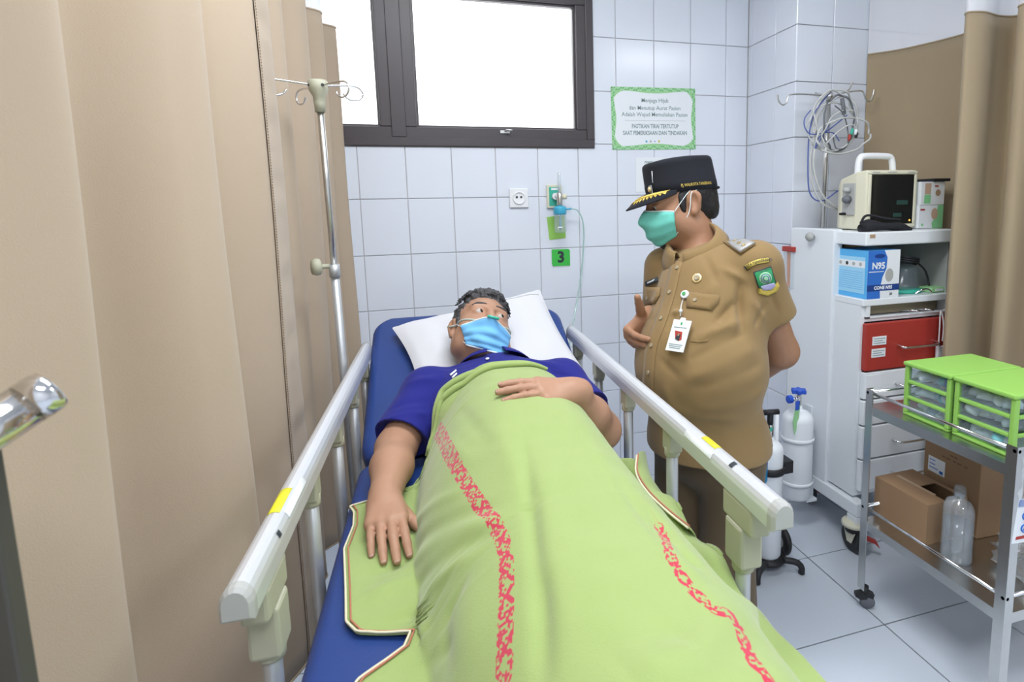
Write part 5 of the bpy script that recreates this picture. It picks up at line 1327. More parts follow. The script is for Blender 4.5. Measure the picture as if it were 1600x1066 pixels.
M['surg_white'] = mat('white_mask_edge', (.72, .80, .82), .8)
M['badge_white'] = mat('white_badge_plastic', (.72, .76, .80), .35)
Fm = V([-.878, -.466, 0]); Fm = nrm(Fm); Lm = V([-Fm[1], Fm[0], 0]); UP = V([0, 0, 1.])
RB = np.stack([Lm, Fm, UP], 1)
Om = at(1108, 500, D=1.70); FOOT = V([Om[0], Om[1], 0])
man = thing('person', 'standing man in a khaki uniform, black cap and mint mask gesturing at the bedside', 'person', (Om[0] + .03, Om[1] + .02, 0))
hc = at(1062, 319, D=1.79)
hf = nrm(camv(-.955, -.22, .20)); hu = camv(-.2, .97, .1); hr = nrm(np.cross(hf, hu)); hu = np.cross(hr, hf)
HM = Head(hc, hr, hf, hu, 1.05)
neck = at(1094, 392, D=1.745); chest = at(1110, 452, D=1.72); belly = at(1093, 565, D=1.70); pelv = at(1106, 690, D=1.75)
shL, elL, haL = at(1178, 408, D=1.625), at(1221, 549, D=1.73), at(1150, 606, D=1.96)
shR, elR, wrR = at(1036, 412, D=1.86), at(1040, 535, D=1.93), at(1010, 499, D=1.775)
hipL, hipR = pelv + Lm * .085 - UP * .02, pelv - Lm * .085 - UP * .02
knL, knR = V([hipL[0], hipL[1], .43]) + Fm * .015, V([hipR[0], hipR[1], .43]) + Fm * .02
ftL, ftR = V([hipL[0], hipL[1], .08]) - Fm * .02, V([hipR[0], hipR[1], .08]) - Fm * .01
f = Field(np.arange(.86, 1.66, .003), np.arange(-1.56, -.72, .003), fax(-.0, 1.64, .003, .012, .90, 1.60))
f.ell(chest - UP * .03, (.14, .095, .15), RB); f.ell(belly, (.165, .135, .19), RB, .05); f.ell(pelv, (.155, .12, .13), RB, .05)
f.cone(shL - UP * .02, shR - UP * .02, .036, .036, .03)
f.cone(shL - UP * .02, elL, .045, .050, .02); f.cone(elL, haL, .047, .034, .02)
f.cone(shR - UP * .02, elR, .045, .046, .02); f.cone(elR, wrR, .042, .029, .02)
for h_, k_, a_ in ((hipL, knL, ftL), (hipR, knR, ftR)):
    f.cone(h_, k_, .078, .055, .03); f.cone(k_, a_, .052, .036, .03)
HM.carve(f, neck + V([0, 0, -.05]) - Fm * .02, .057, 1.12)
for q in (-1, 1): f.ell(HM.w((q * .032, .0955, .003)), V([.0115, .010, .004]) * HM.k, HM.R, .002, 'sub')
hand(f, wrR, camv(-.58, -.56, .60), camv(-.6, .1, -.8), camv(.05, .95, .1), (1.0, 1.02, 1.05, 1.1), .05, .02, 1.35, 1.06, joints=(1.15, .22, .2))
hand(f, haL, camv(-.8, .25, .3), camv(.3, 0, -.9), camv(.1, .9, 0), (.5, .5, .5, .5), .05, .2, .7)
vs, F = f.mesh(1); bodyM = mesh_obj('body', vs, F, 'skin1', man); treeM = bvh(vs, F); del f
eyes(HM, man, (.1, -.45))
# shirt
f = Field(np.arange(.86, 1.66, .004), np.arange(-1.58, -.72, .004), np.arange(.68, 1.50, .004))
f.ell(chest - UP * .030, (.180, .128, .160), RB); f.ell(belly - UP * .01, (.203, .178, .21), RB, .08); f.ell(pelv, (.190, .160, .17), RB, .08)
f.cone(pelv - UP * .0, pelv - UP * .12, .165, .168, .05)
f.cone(chest + Lm * .14 + UP * .078 - Fm * .03, chest - Lm * .13 + UP * .072 - Fm * .03, .064, .062, .035)
f.cone(neck - UP * .030 - Fm * .045, neck - UP * .09 - Fm * .03, .055, .080, .025)
nsl = nrm(elL - shL); f.cone(shL - UP * .010, shL + nsl * .21, .062, .077, .035)
f.cone(shR - UP * .010, shR + nrm(elR - shR) * .20, .062, .078, .035)
f.cut(V([0, 0, .722]), (0, 0, -1))
cutp = shL + nsl * .175
# sleeve ends: hollow tips removed by blunt cones
f.cone(cutp + nsl * .085, cutp + nsl * .20, .105, .105, .004, 'sub')
f.cone(shR + nrm(elR - shR) * .28, shR + nrm(elR - shR) * .4, .105, .105, .004, 'sub')
vs, F = f.mesh(2); N = vnormals(vs, F); tr0 = bvh(vs, F); del f
vs = crease(vs, N, tr0, [(a_, b_, w_ * .85, m_ * 1.45) for a_, b_, w_, m_ in [((1150, 470), (1120, 505), .016, -.010), ((1160, 500), (1090, 530), .018, .009), ((1165, 520), (1085, 560), .016, -.008), ((1175, 545), (1080, 590), .02, .009),
                         ((1185, 570), (1090, 605), .018, -.007), ((1190, 610), (1095, 640), .02, .007), ((1190, 640), (1110, 660), .016, -.005), ((1155, 440), (1160, 520), .016, -.014),
                         ((1130, 420), (1165, 440), .014, .006), ((1060, 480), (1045, 520), .014, -.004), ((1120, 440), (1100, 470), .02, .004), ((1175, 470), (1195, 500), .012, .004),
                         ((1040, 600), (1060, 660), .02, .004), ((1200, 440), (1215, 490), .012, -.004), ((1050, 490), (1062, 485), .010, .006), ((1020, 485), (1012, 500), .008, -.004), ((1060, 640), (1150, 655), .018, .005), ((1030, 560), (1060, 590), .016, -.004), ((1100, 400), (1120, 440), .014, -.004), ((1200, 470), (1180, 510), .010, -.005)]])
vs = vs + N * (.0022 * noise3(vs, 38, 3) + .0012 * noise3(vs, 90, 4))[:, None]
shirt = mesh_obj('shirt', vs, F, 'khaki', man); tS = bvh(vs, F)
# trousers
f = Field(np.arange(.90, 1.62, .006), np.arange(-1.50, -.78, .006), np.arange(.03, .95, .006))
f.ell(pelv, (.172, .142, .14), RB)
for h_, k_, a_ in ((hipL, knL, ftL), (hipR, knR, ftR)):
    f.cone(h_, k_, .098, .082, .03); f.cone(k_, a_ - UP * .03, .082, .074, .02)
f.cut(V([0, 0, .06]), (0, 0, -1)); vs, F = f.mesh(2); N = vnormals(vs, F); vs = vs + N * (.004 * noise3(vs * V([1, 1, .5]), 45, 8))[:, None]; mesh_obj('trousers', vs, F, 'trouser', man); del f
M['shoe'] = mat('black_shoe_leather', (.012, .011, .011), .25)
for a_ in (ftL, ftR):
    f = Field(np.arange(a_[0] - .28, a_[0] + .2, .006), np.arange(a_[1] - .28, a_[1] + .2, .006), np.arange(-.012, .14, .006)); c_ = V([a_[0], a_[1], 0])
    f.ell(c_ - Fm * .02 + UP * .04, (.038, .055, .05), RB); f.cone(c_ + UP * .03, c_ + Fm * .14 + UP * .026, .036, .036, .03); f.cut(V([0, 0, .0015]), (0, 0, -1)); v_, F_ = f.mesh(1); mesh_obj('shoe', v_, F_, 'shoe', man)
# collar
def collar(center, R, parent, m, r0=.074, r1=.100, gap=.28, hb=.052, hf_=-.012, drop=.052, tip=.035, lean=0.0, n=60, sx=1.0):
    rows = []
    phs = np.linspace(gap, 2 * math.pi - gap, n)
    prof = [(0, -.02, 0), (0, .6, 0), (0, 1, 0), (.35, 1.03, .05), (.6, .9, .25), (1, 0, 1)]
    for (rr, hh, dd) in [(0.0, -.5, 0), (.02, .5, 0), (.06, 1.0, 0), (.22, 1.06, .03), (.45, .9, .25), (.75, .5, .62), (1.0, .0, 1.0)]:
        row = []
        for ph in phs:
            fr = (1 + math.cos(ph)) / 2                       # 1 at the front
            r_ = r0 + (r1 - r0) * rr + .018 * rr * fr
            top_h = hb * (1 - fr) + hf_ * fr
            h_ = top_h if dd == 0 and hh >= 1 else top_h * 1.0
            z = (top_h + .010 * (hh - 1) * 2 if dd == 0 else top_h + .004) - dd * (drop + tip * max(0, fr - .55) / .45)
            if dd == 0 and hh < 0: z = top_h - .035
            row.append(center + R @ V([math.sin(ph) * r_ * sx, math.cos(ph) * r_, z]))
        rows.append(row)
    b = MB(); b.grid(rows); return b.build('collar', m, parent, solid=.002, offset=0)
RC = np.stack([Lm, nrm(Fm + UP * .12), nrm(np.cross(Lm, nrm(Fm + UP * .12)))], 1)
czv = nrm(UP + Fm * .55); collar(at(1083, 376, D=1.735), np.stack([Lm, nrm(Fm - czv * (Fm @ czv)), czv], 1), man, 'khaki', .070, .098, .16, .018, .004, .040, .034)
# placket, buttons, pockets and insignia
def strip(tree, pts, w, name, m, parent, lift=.0015, thick=.0015):
    P = spline(np.array(pts, float), 40); T = np.gradient(P, axis=0); T /= np.linalg.norm(T, axis=1)[:, None]; Nn = np.stack([-T[:, 1], T[:, 0]], 1)
    G = []
    for p, n_ in zip(P, Nn):
        row = []
        for a in np.linspace(-1, 1, 5):
            q, _ = hit(tree, *(p + n_ * a * w / 2), lift)
            row.append(q)
        if all(v is not None for v in row): G.append(row)
    b = MB(); b.grid(G); return b.build(name, m, parent, solid=thick, offset=0)
strip(tS, [(1058, 408), (1047, 457), (1034, 498), (1019, 540), (1014, 582), (1012, 640), (1016, 712)], 17, 'placket', 'khaki', man)
def disc(tree, x, y, r_, h_, name, m, parent, lift=.001, n=18, prof=None):
    p, nn = hit(tree, x, y, lift)
    if p is None: return None
    b = MB(); b.lathe(prof or [(0, 0), (r_, 0), (r_, h_ * .6), (r_ * .85, h_), (r_ * .6, h_ * .75), (0, h_ * .75)], p, nn, n); return b.build(name, m, parent)
for (x, y) in ((1059, 419), (1047, 457), (1034, 498), (1019, 540), (1014, 582), (1013, 632)): disc(tS, x, y, .0062, .003, 'button', 'button', man, .003)
fl = poly_patch(tS, [(1075, 456), (1100, 460), (1124, 462), (1123, 472), (1112, 486), (1092, 483), (1073, 481)], 'pocket_flap', 'khaki', man, .004, .003); disc(tS, 1087, 470, .0058, .003, 'button', 'button', fl, .006)
fl = poly_patch(tS, [(1008, 448), (1020, 449), (1033, 450), (1032, 462), (1024, 475), (1016, 475), (1008, 474)], 'pocket_flap', 'khaki', man, .004, .003); disc(tS, 1013, 466, .0055, .003, 'button', 'button', fl, .006)
strip(tS, [(1080, 533), (1093, 534), (1106, 532)], 2.2, 'pocket_seam', 'khaki', man, .001, .002)
# epaulette
ep = patch(tS, [(1138, 369), (1181, 383), (1158, 398), (1122, 375)], 'epaulette', 'khaki', man, .005, .004)
sp_ = patch(tS, [(1153, 373.5), (1180, 383), (1158, 396.5), (1137, 383)], 'rank_slide', 'silver', ep, .009, .002)
for (x, y) in ((1132, 374), (1142, 377), (1150, 381), (1157, 384), (1164, 387)):
    p, nn = hit(tS, x, y, .010)
    if p is None: continue
    u_ = nrm(np.cross(nn, (0, 0, 1))); v_ = np.cross(nn, u_)
    b = MB(); b.prism([((.0072 if i % 2 == 0 else .0032) * math.cos(i * math.pi / 5 + .3), (.0072 if i % 2 == 0 else .0032) * math.sin(i * math.pi / 5 + .3)) for i in range(10)], p, u_, v_, .002); b.build('star', 'goldm' if x > 1135 else 'button', ep)
# sleeve badges
M['arcyel'] = mat('yellow_badge_cloth', (.62, .47, .09), .7); M['shieldg'] = mat('green_badge_cloth', (.03, .30, .11), .7); M['lilac'] = mat('lilac_badge_cloth', (.42, .40, .62), .7); M['mintb'] = mat('pale_badge_cloth', (.40, .62, .45), .7)
arc = [(1163, 416), (1172, 410), (1184, 405), (1200, 402), (1202, 410), (1188, 412), (1176, 416), (1168, 423)]
ab = poly_patch(tS, arc, 'name_arc_badge', 'ink', man, .003, .002); poly_patch(tS, [(x + (1183 - x) * .05, y + (411 - y) * .12) for x, y in arc], 'yellow_ground', 'arcyel', ab, .0045, .001)
text_patch(tS, 'KOTA TANGERANG', (1183, 410), (38, -12), 6.2, 'lettering', 'ink', ab, .0058, .01, bend=-.035, sx=.78)
sh_ = [(1177, 425), (1204, 416), (1208, 430), (1212, 443), (1206, 452), (1197, 456), (1188, 456), (1183, 446)]
sb_ = poly_patch(tS, sh_, 'shield_badge', 'ink', man, .003, .002)
poly_patch(tS, [(x + (1195 - x) * .1, y + (436 - y) * .1) for x, y in sh_], 'green_ground', 'shieldg', sb_, .0045, .001)
for r_, m_, lf_ in ((9.5, 'mintb', .0056), (7.6, 'shieldg', .0064), (6.2, 'lilac', .0072), (4.6, 'shieldg', .008), (3.0, 'mintb', .0088)):
    poly_patch(tS, [(1195 + r_ * math.cos(a), 434 + r_ * math.sin(a)) for a in np.linspace(0, 6.28, 17)[:-1]], 'emblem_ring', m_, sb_, lf_, .0006)
poly_patch(tS, [(1187, 446), (1207, 440), (1209, 445), (1203, 451), (1190, 453)], 'wave_band', 'lilac', sb_, .0094, .0006)
poly_patch(tS, [(1182, 450), (1186, 455), (1198, 457), (1210, 450), (1213, 440), (1216, 446), (1212, 455), (1198, 462), (1184, 459)], 'ribbon', 'arcyel', sb_, .0048, .002)
text_patch(tS, 'TANGERANG', (1194, 422), (27, -9), 4.2, 'lettering', 'ink', sb_, .0096, .01, sx=.7)
# breast pin and name plate
disc(tS, 1089, 435, .0150, .003, 'breast_pin', 'goldm', man, .001, 8); disc(tS, 1089, 435, .0085, .003, 'pin_emblem', 'button', man, .0045, 12)
npl = patch(tS, [(1010, 440), (1029, 433), (1030, 440), (1011, 447)], 'name_plate', 'ink', man, .005, .003, 4); patch(tS, [(1014, 440.5), (1026, 436), (1026, 438.5), (1014, 443)], 'name_print', 'paper', npl, .0072, .0006, 4)
# badge reel and identity card
rl = disc(tS, 1071.5, 461.5, .0128, .006, 'badge_reel', 'badge_white', man, .004, 22); disc(tS, 1071, 461, .0055, .001, 'reel_emblem', 'leaf1', man, .0105, 12)
a_, na = hit(tS, 1069, 470, .008); b_, nb_ = hit(tS, 1066, 497, .012)
tube_obj([a_, (a_ + b_) / 2 + na * .004, b_], .0022, 'badge_strap', 'clear', man, 10); b = MB(); b.lathe([(0, 0), (.005, 0), (.005, .004), (0, .004)], (a_ * .3 + b_ * .7), na, 12); b.build('badge_snap', 'badge_white', man)
C = [hit(tS, x, y, .013)[0] for x, y in ((1052, 502), (1082, 505), (1078, 554), (1047, 551))]
cu_ = nrm(C[1] - C[0]); cn = nrm(np.cross(cu_, C[3] - C[0])); cn = cn if cn @ CF < 0 else -cn; cv = np.cross(cn, cu_); cv = cv if cv[2] > 0 else -cv
cw, ch = .0570, .0900; co_ = np.mean(C, 0) - cu_ * cw / 2 - cv * ch / 2 + cn * .006
def cardp(pts, lift, m_, nm, par):
    bb = MB(); bb.prism(pts, co_ + cn * lift, cu_, cv, .0006 if cu_[0] * 0 == 0 else 0); return bb.build(nm, m_, par)
idc = MB().prism([(0, 0), (cw, 0), (cw, ch), (0, ch)], co_, cu_, cv, .002).build('identity_card', 'badge_white', man, bevel=.0005)
cardp([(.008 + .006, .058), (.038, .056), (.042, .034), (.034, .030), (.022, .034), (.018, .046)], .0022, 'red', 'portrait_ground', idc); cardp([(.022, .034), (.034, .030), (.036, .046), (.030, .052), (.024, .048)], .003, 'ink', 'portrait_figure', idc); cardp([(.026, .044), (.031, .043), (.032, .050), (.028, .051)], .0036, 'skin2', 'portrait_face', idc)
cardp([(.026, .076), (.031, .076), (.031, .083), (.026, .083)], .0022, 'leaf1', 'card_emblem', idc)
for z_, a0, a1 in ((.067, .008, .048), (.018, .006, .05), (.013, .008, .046), (.008, .010, .044)): cardp([(a0, z_), (a1, z_), (a1, z_ + .002), (a0, z_ + .002)], .0022, 'greyink', 'print_line', idc)
bb = MB(); bb.prism([(.018, ch - .002), (cw - .018, ch - .002), (cw - .022, ch + .007), (.022, ch + .007)], co_, cu_, cv, .002); bb.build('card_clip', 'badge_white', man)
# watch
wd = nrm(wrR - elR); b = MB(); wp = wrR - wd * .025; b.lathe([(.0315, -.009), (.034, -.007), (.034, .007), (.0315, .009)], wp, wd, 24); wt = b.build('watch_strap', 'blackcloth', man)
wn = nrm(camv(.55, .25, .75)); wn = nrm(wn - wd * (wn @ wd)); b = MB(); b.lathe([(0, 0), (.018, 0), (.0185, .005), (.016, .008), (0, .008)], wp + wn * .030, wn, 24); b.build('watch_case', 'goldm', wt)
# hair under the cap, brow, goatee
f = Field(*[np.arange(hc[i] - .17, hc[i] + .17, .004) for i in range(3)])
f.ell(HM.w((0, -.020, .026)), V([.083, .099, .086]) * HM.k, HM.R); f.ell(HM.w((0, -.065, -.03)), V([.062, .048, .05]) * HM.k, HM.R, .03)
for q in (-1, 1): f.ell(HM.w((q * .074, .020, .0)), V([.008, .013, .030]) * HM.k, HM.R, .01)
f.ell(HM.w((0, .085, -.02)), V([.10, .062, .085]) * HM.k, HM.R, .006, 'sub'); f.cut(HM.w((0, -.06, -.062)), -HM.R[:, 2])
for q in (-1, 1): f.ell(HM.w((q * .09, -.010, -.02)), V([.03, .026, .042]) * HM.k, HM.R, .006, 'sub')
v_, F_ = f.mesh(1); mesh_obj('hair', v_ + vnormals(v_, F_) * (.0015 * noise3(v_, 400, 2))[:, None], F_, 'hair_black', man); del f
def brow(H, m, parent, q, z=.0265):
    pts = [head_radius(treeM if H is HM else treeP, H, (0, .0, z + dz), nrm(V([q * a, 1, 0]))) for a, dz in ((.15, .003), (.30, .004), (.48, .002), (.66, -.005))]
    if any(p is None for p in pts): return
    n_ = 14; P = spline(pts, n_); b = MB(); b.tube(P, [.0022 + .0016 * math.sin(math.pi * i / (n_ - 1)) for i in range(n_)], 6); b.build('eyebrow', m, parent)
for q in (-1, 1): brow(HM, 'hair_black', man, q)
f = Field(*[np.arange(HM.w((0, .06, -.10))[i] - .07, HM.w((0, .06, -.10))[i] + .07, .004) for i in range(3)]); f.ell(HM.w((0, .060, -.104)), V([.030, .026, .022]) * HM.k, HM.R); v_, F_ = f.mesh(1); mesh_obj('goatee', v_ + vnormals(v_, F_) * (.002 * noise3(v_, 300, 2))[:, None], F_, 'hair_black', man)
# mask with ear loops
mk, MG = face_mask(HM, treeM, 'face_mask', 'surg_green', man, -.012, -.118, 62, .0010, .015, it=120, top_peak=.006, side=.006)
b = MB(); b.tube([p for p in MG[0]], .0022, 6); b.build('mask_edge', 'surg_white', mk); b = MB(); b.tube([p for p in MG[:, -1]], .0016, 6); b.tube([p for p in MG[:, 0]], .0016, 6); b.build('mask_side_binding', 'surg_green', mk)
for q, j in ((1, -1), (-1, 0)):
    et, eb = HM.w((q * .083, -.026, .030)), HM.w((q * .090, -.030, .006))
    tube_obj([MG[1, j], HM.w((q * .081, .020, .012)), HM.w((q * .084, -.008, .034)), et], .0013, 'ear_loop', 'surg_white', mk, 16, 6)
    tube_obj([et, HM.w((q * .087, -.004, .022)), HM.w((q * .083, .012, -.030)), MG[-3, j]], .0013, 'ear_loop', 'surg_white', mk, 16, 6)
# cap
def oval(z, rx, ry, yc, dz_front=0.0, n=48):
    return [HM.w((rx * math.sin(a), yc + ry * math.cos(a), z + dz_front * math.cos(a))) for a in np.linspace(0, 2 * math.pi, n, endpoint=False)]
rings = [oval(.030, .082, .104, -.014, .012), oval(.032, .0865, .1075, -.014, .012), oval(.058, .0875, .1085, -.014, .010), oval(.060, .0865, .1075, -.014, .010), oval(.113, .0865, .105, -.014, .006), oval(.122, .085, .103, -.014, .006), oval(.127, .080, .097, -.014, .006), oval(.133, .045, .055, -.016, .004), oval(.134, .001, .001, -.016)]
b = MB(); b.grid(rings, closed_u=True); cap = b.build('cap', 'cap', man)
b = MB(); vr = []
for t in np.linspace(0, 1, 9):
    row = []
    for a in np.linspace(-1.12, 1.12, 25):
        e = math.cos(a / 1.12 * math.pi / 2) ** .55; ext = .072 * t * e
        row.append(HM.w((.0865 * math.sin(a) * (1 + .05 * t * e), -.014 + .1075 * math.cos(a) + ext, .036 + .012 * math.cos(a) - .34 * ext - 1.1 * ext * ext * 2 - .020 * t * (1 - math.cos(a * .9)))))
    vr.append(row)
b.grid(vr); b.build('brim', 'cap', cap, solid=.003, offset=0)
vr = np.array(vr); gb = MB()
def brim_pt(t, a, lift=.003):
    i = t * 8; j = (a + 1) / 2 * 24; i0, j0 = min(int(i), 7), min(int(j), 23); fi, fj = i - i0, j - j0
    p = (vr[i0, j0] * (1 - fi) * (1 - fj) + vr[i0 + 1, j0] * fi * (1 - fj) + vr[i0, j0 + 1] * (1 - fi) * fj + vr[i0 + 1, j0 + 1] * fi * fj); return p + HM.R[:, 2] * lift
for q in (-1, 1):
    for k in range(9):
        a0 = q * (.06 + .085 * k)
        for s_ in (-1, 1):
            tb_ = .52 - .03 * k
            pts = [brim_pt(tb_, a0), brim_pt(np.clip(tb_ + s_ * .10 * 1.3, .02, .98), a0 + q * .035, .0042), brim_pt(np.clip(tb_ + s_ * .26, .02, .97), a0 + q * .11), brim_pt(np.clip(tb_ + s_ * .10, .02, .98), a0 + q * .10, .0042)]
            gb.add(pts, [(0, 1, 2, 3)], False)
    gb.tube([brim_pt(.52 - .03 * k, q * (.06 + .085 * k), .0035) for k in range(10)], .0018, 6)
gb.build('gold_leaf_embroidery', 'gold', cap, solid=.0016, offset=0)
# lettering on the side band
def cap_side(a, z, lift=.0012): return HM.w((-(.0875 + lift) * math.sin(a), -.014 + (.1085 + lift) * math.cos(a), z + .010 * math.cos(a) * (1 if z < .06 else .6)))
tv, tf = text_mesh('PJ. WALIKOTA TANGERANG', 1.0, bold=.015, sx=.62); S_ = .0115
b = MB(); b.add([cap_side(1.72 + x * S_ / .098, .047 + y * S_) for x, y in tv], tf); b.build('lettering', 'gold', cap)
b = MB(); ce = HM.w((-.012, -.014 + .1098, .062)); b.prism([(-.012, -.012), (.012, -.012), (.012, .012), (-.012, .012)], HM.w((-.030, -.014 + .1045, .058)), HM.R[:, 0], HM.R[:, 2], -.002); pb_ = b.build('cap_badge', 'silver', cap)
b = MB(); b.lathe([(0, 0), (.009, 0), (.007, .005), (0, .006)], HM.w((-.030, -.014 + .1070, .058)), HM.R[:, 1], 12); b.build('badge_emblem', 'goldm', pb_)
b = MB(); b.tube([HM.w((-.040, -.014 + .099, .075)), HM.w((-.041, -.014 + .095, .108))], .0012, 6); b.build('white_piping', 'paper', cap)
b = MB(); b.tube([cap_side(a, .034, .002) for a in np.linspace(2.3, 3.9, 16)], .004, 6); b.build('cap_strap', 'cap', cap)
# ------------------------------------------------------------------ pillow
def bed_z(y):
    y = np.asarray(y, float); return np.where(y < HINGE_Y, MZ, MZ + (y - HINGE_Y) * (HEAD_Z - MZ) / (HEAD_Y - HINGE_Y))
M['pillowcase'] = mat('white_pillowcase', (.66, .67, .71), .85, sheen=.1, bump=.12, bscale=500)
M['polo'] = mat('royal_blue_polo', (.008, .011, .19), .85, sheen=.05, var=.06, vscale=8, bump=.2, bscale=800)
M['collar_navy'] = mat('dark_collar_lining', (.006, .006, .03), .85)
M['surg_blue'] = mat('light_blue_surgical_mask', (.17, .47, .80), .75, var=.08, vscale=14, bump=.2, bscale=400)
pil = thing('pillow', 'white pillow under the patient, one corner raised', 'pillow', (.6, -.8, .86))
# corners: left-near, left-far, right-far, right-near, measured on the pillow outline
def at_bed(x, y, h):
    d = ray(x, y); k_ = (HEAD_Z - MZ) / (HEAD_Y - HINGE_Y)
    t = (MZ + h - k_ * HINGE_Y + k_ * CAM[1] - CAM[2]) / (d[2] - k_ * d[1]); return CAM + t * d
cLn, cLf, cRf, cRn = at_bed(657, 618, .035), at_bed(612, 512, .045), at_bed(843, 452, .10), at_bed(927, 600, .04)
n = 33; P_top = np.zeros((n, n, 3)); P_bot = np.zeros((n, n, 3))
rs = np.random.RandomState(3)
for i in range(n):
    v = i / (n - 1)
    for j in range(n):
        u = j / (n - 1)
        e = 1 - .07 * math.sin(math.pi * u) * (abs(2 * v - 1) ** 6) * 1.0
        u2 = .5 + (u - .5) * (1 - .06 * math.sin(math.pi * v)); v2 = .5 + (v - .5) * (1 - .08 * math.sin(math.pi * u))
        p = (1 - v2) * ((1 - u2) * cLn + u2 * cRn) + v2 * ((1 - u2) * cLf + u2 * cRf)
        pu = (math.sin(math.pi * u) * math.sin(math.pi * v)) ** .42; pw = min(1.0, 6 * min(u, v, 1 - u, 1 - v) + .12)
        dent = math.exp(-((u - .42) / .20) ** 2 - ((v - .50) / .45) ** 2)
        wr_ = .0035 * math.sin(24 * (u - v) + 3 * v) * (abs(u - .5) * 2) * pu + .003 * math.sin(31 * u + 5 * v) * pu
        q = bed_z(p[1])
        lo = max(float(q) + .004, p[2] - .09 * pu); hi = p[2] + .055 * pu + .006 * pw - .045 * dent * pu + wr_
        P_top[i, j] = (p[0], p[1], max(hi, lo)); P_bot[i, j] = (p[0], p[1], min(lo, hi))
b = MB(); b.grid(P_top); b.grid(P_bot[:, ::-1])
b.build('pillow_case', 'pillowcase', pil, weld=True, subsurf=1)
sm = [P_top[i, 2] * .5 + P_top[i, 3] * .5 + V([0, 0, .001]) for i in range(2, n - 2)]
seam = [P_top[n - 4, j] + V([0, 0, .0012]) for j in range(n // 2 - 1, n - 1)]
b = MB(); b.tube(seam, .0018, 6); b.build('hem_seam', 'pillowcase', pil)

# ------------------------------------------------------------------ the patient
hc2 = at(751, 519, D=1.87)
pf = nrm(camv(.42, .60, .66)); pr = camv(-.91, .25, .32); pr = nrm(pr - pf * (pr @ pf)); pu_ = np.cross(pr, pf)
HP = Head(hc2, pr, pf, pu_, 1.09)
pat = thing('person', 'patient lying on the bed in a royal blue polo shirt and light blue mask', 'person', (.58, -1.4, MZ))
neckP = at(772, 574, D=1.80)
shR2, elR2, wrR2 = at(668, 612, Z=.915), at(619, 700, Z=.822), at(601, 782, Z=.806)
shL2, elL2, wrL2 = at(878, 598, Z=.925), at(940, 672, Z=.845), at(896, 611, Z=.995)
ax_y = V([0, -1, 0])
torso1 = (shR2 + shL2) / 2 + V([0, -.10, -.03]); torso2 = V([torso1[0] - .005, -1.42, .865]); hipP = V([.60, -1.66, .825])
Rt = np.array([[1, 0, 0], [0, .94, -.34], [0, .34, .94]])
f = Field(np.arange(.16, 1.06, .003), fax(-2.45, -.70, .003, .014, -1.66, -.70), np.arange(.74, 1.22, .003))
f.ell(torso1, (.165, .19, .085), Rt); f.ell(torso2, (.17, .19, .095), None, .06); f.ell(hipP, (.145, .14, .07), None, .06)
for s_ in (-1, 1):
    f.cone(hipP + V([s_ * .07, -.02, 0]), V([.60 + s_ * .08, -2.02, .820]), .068, .05, .03); f.cone(V([.60 + s_ * .08, -2.02, .820]), V([.60 + s_ * .08, -2.38, .80]), .045, .033, .03)
f.cone(shR2, shL2, .055, .055, .05)
f.cone(shR2, elR2, .058, .051, .03); f.cone(elR2, elR2 * .6 + wrR2 * .4, .051, .050, .02); f.cone(elR2 * .6 + wrR2 * .4, wrR2, .050, .031, .02)
f.cone(shL2, elL2, .056, .051, .03); f.cone(elL2, elL2 * .6 + wrL2 * .4, .050, .048, .02); f.cone(elL2 * .6 + wrL2 * .4, wrL2, .047, .031, .02)
HP.carve(f, neckP, .062, 1.14)
for q in (-1, 1): f.ell(HP.w((q * .032, .0965, .005)), V([.0125, .010, .0040]) * HP.k, HP.R, .002, 'sub')
dR = nrm(at(607, 862, Z=.800) - wrR2); tipsR, bkR = hand(f, wrR2, dR, (0, -.3, 1), (1, .15, .1), (.22, .20, .20, .22), .035, .05, .50, 1.06)
dL = nrm(at(808, 604, Z=1.03) - wrL2 + V([0, 0, -.01])); tipsL, bkL = hand(f, wrL2, dL, (.0, -.55, .8), (0, .8, .45), (.12, .14, .16, .18), .03, .1, .35, 1.02)
vsP, FP_ = f.mesh(1); mesh_obj('body', vsP, FP_, 'skin2', pat); treeP = bvh(vsP, FP_); del f
eyes(HP, pat, (-.55, .12))
for q in (-1, 1): brow(HP, 'hair_grey', pat, q, .030)
M['nail'] = mat('finger_nail', (.46, .29, .22), .3)
for (p, v, r_), bk in [(t_, bkR) for t_ in tipsR] + [(t_, bkL) for t_ in tipsL]:
    nn = nrm(bk - v * (bk @ v)); la = np.cross(v, nn); c_ = p + nn * r_ * .80 + v * r_ * .15
    G = [[c_ + v * a * r_ * .62 + la * b_ * r_ * .62 - nn * (.0016 * b_ * b_ + .0007 * a * a) for b_ in np.linspace(-1, 1, 5)] for a in np.linspace(-1, 1, 5)]
    b = MB(); b.grid(G); b.build('finger_nail', 'nail', pat, solid=.0008, offset=1)
# hair
f = Field(*[np.arange(hc2[i] - .19, hc2[i] + .19, .0035) for i in range(3)])
f.ell(HP.w((0, -.020, .036)), V([.083, .102, .092]) * HP.k, HP.R); f.ell(HP.w((0, .028, .098)), V([.060, .050, .030]) * HP.k, HP.R, .02); f.ell(HP.w((0, -.07, -.02)), V([.062, .045, .06]) * HP.k, HP.R, .03)
for q in (-1, 1): f.ell(HP.w((q * .075, .024, .0)), V([.007, .013, .026]) * HP.k, HP.R, .01)
f.ell(HP.w((0, .105, -.022)), V([.085, .078, .088]) * HP.k, HP.R, .006, 'sub')
for q in (-1, 1): f.ell(HP.w((q * .088, -.008, -.022)), V([.03, .030, .040]) * HP.k, HP.R, .006, 'sub')
v_, F_ = f.mesh(1); N_ = vnormals(v_, F_); loc = (v_ - hc2) @ HP.R; topw = sstep(.02, .09, loc[:, 2])
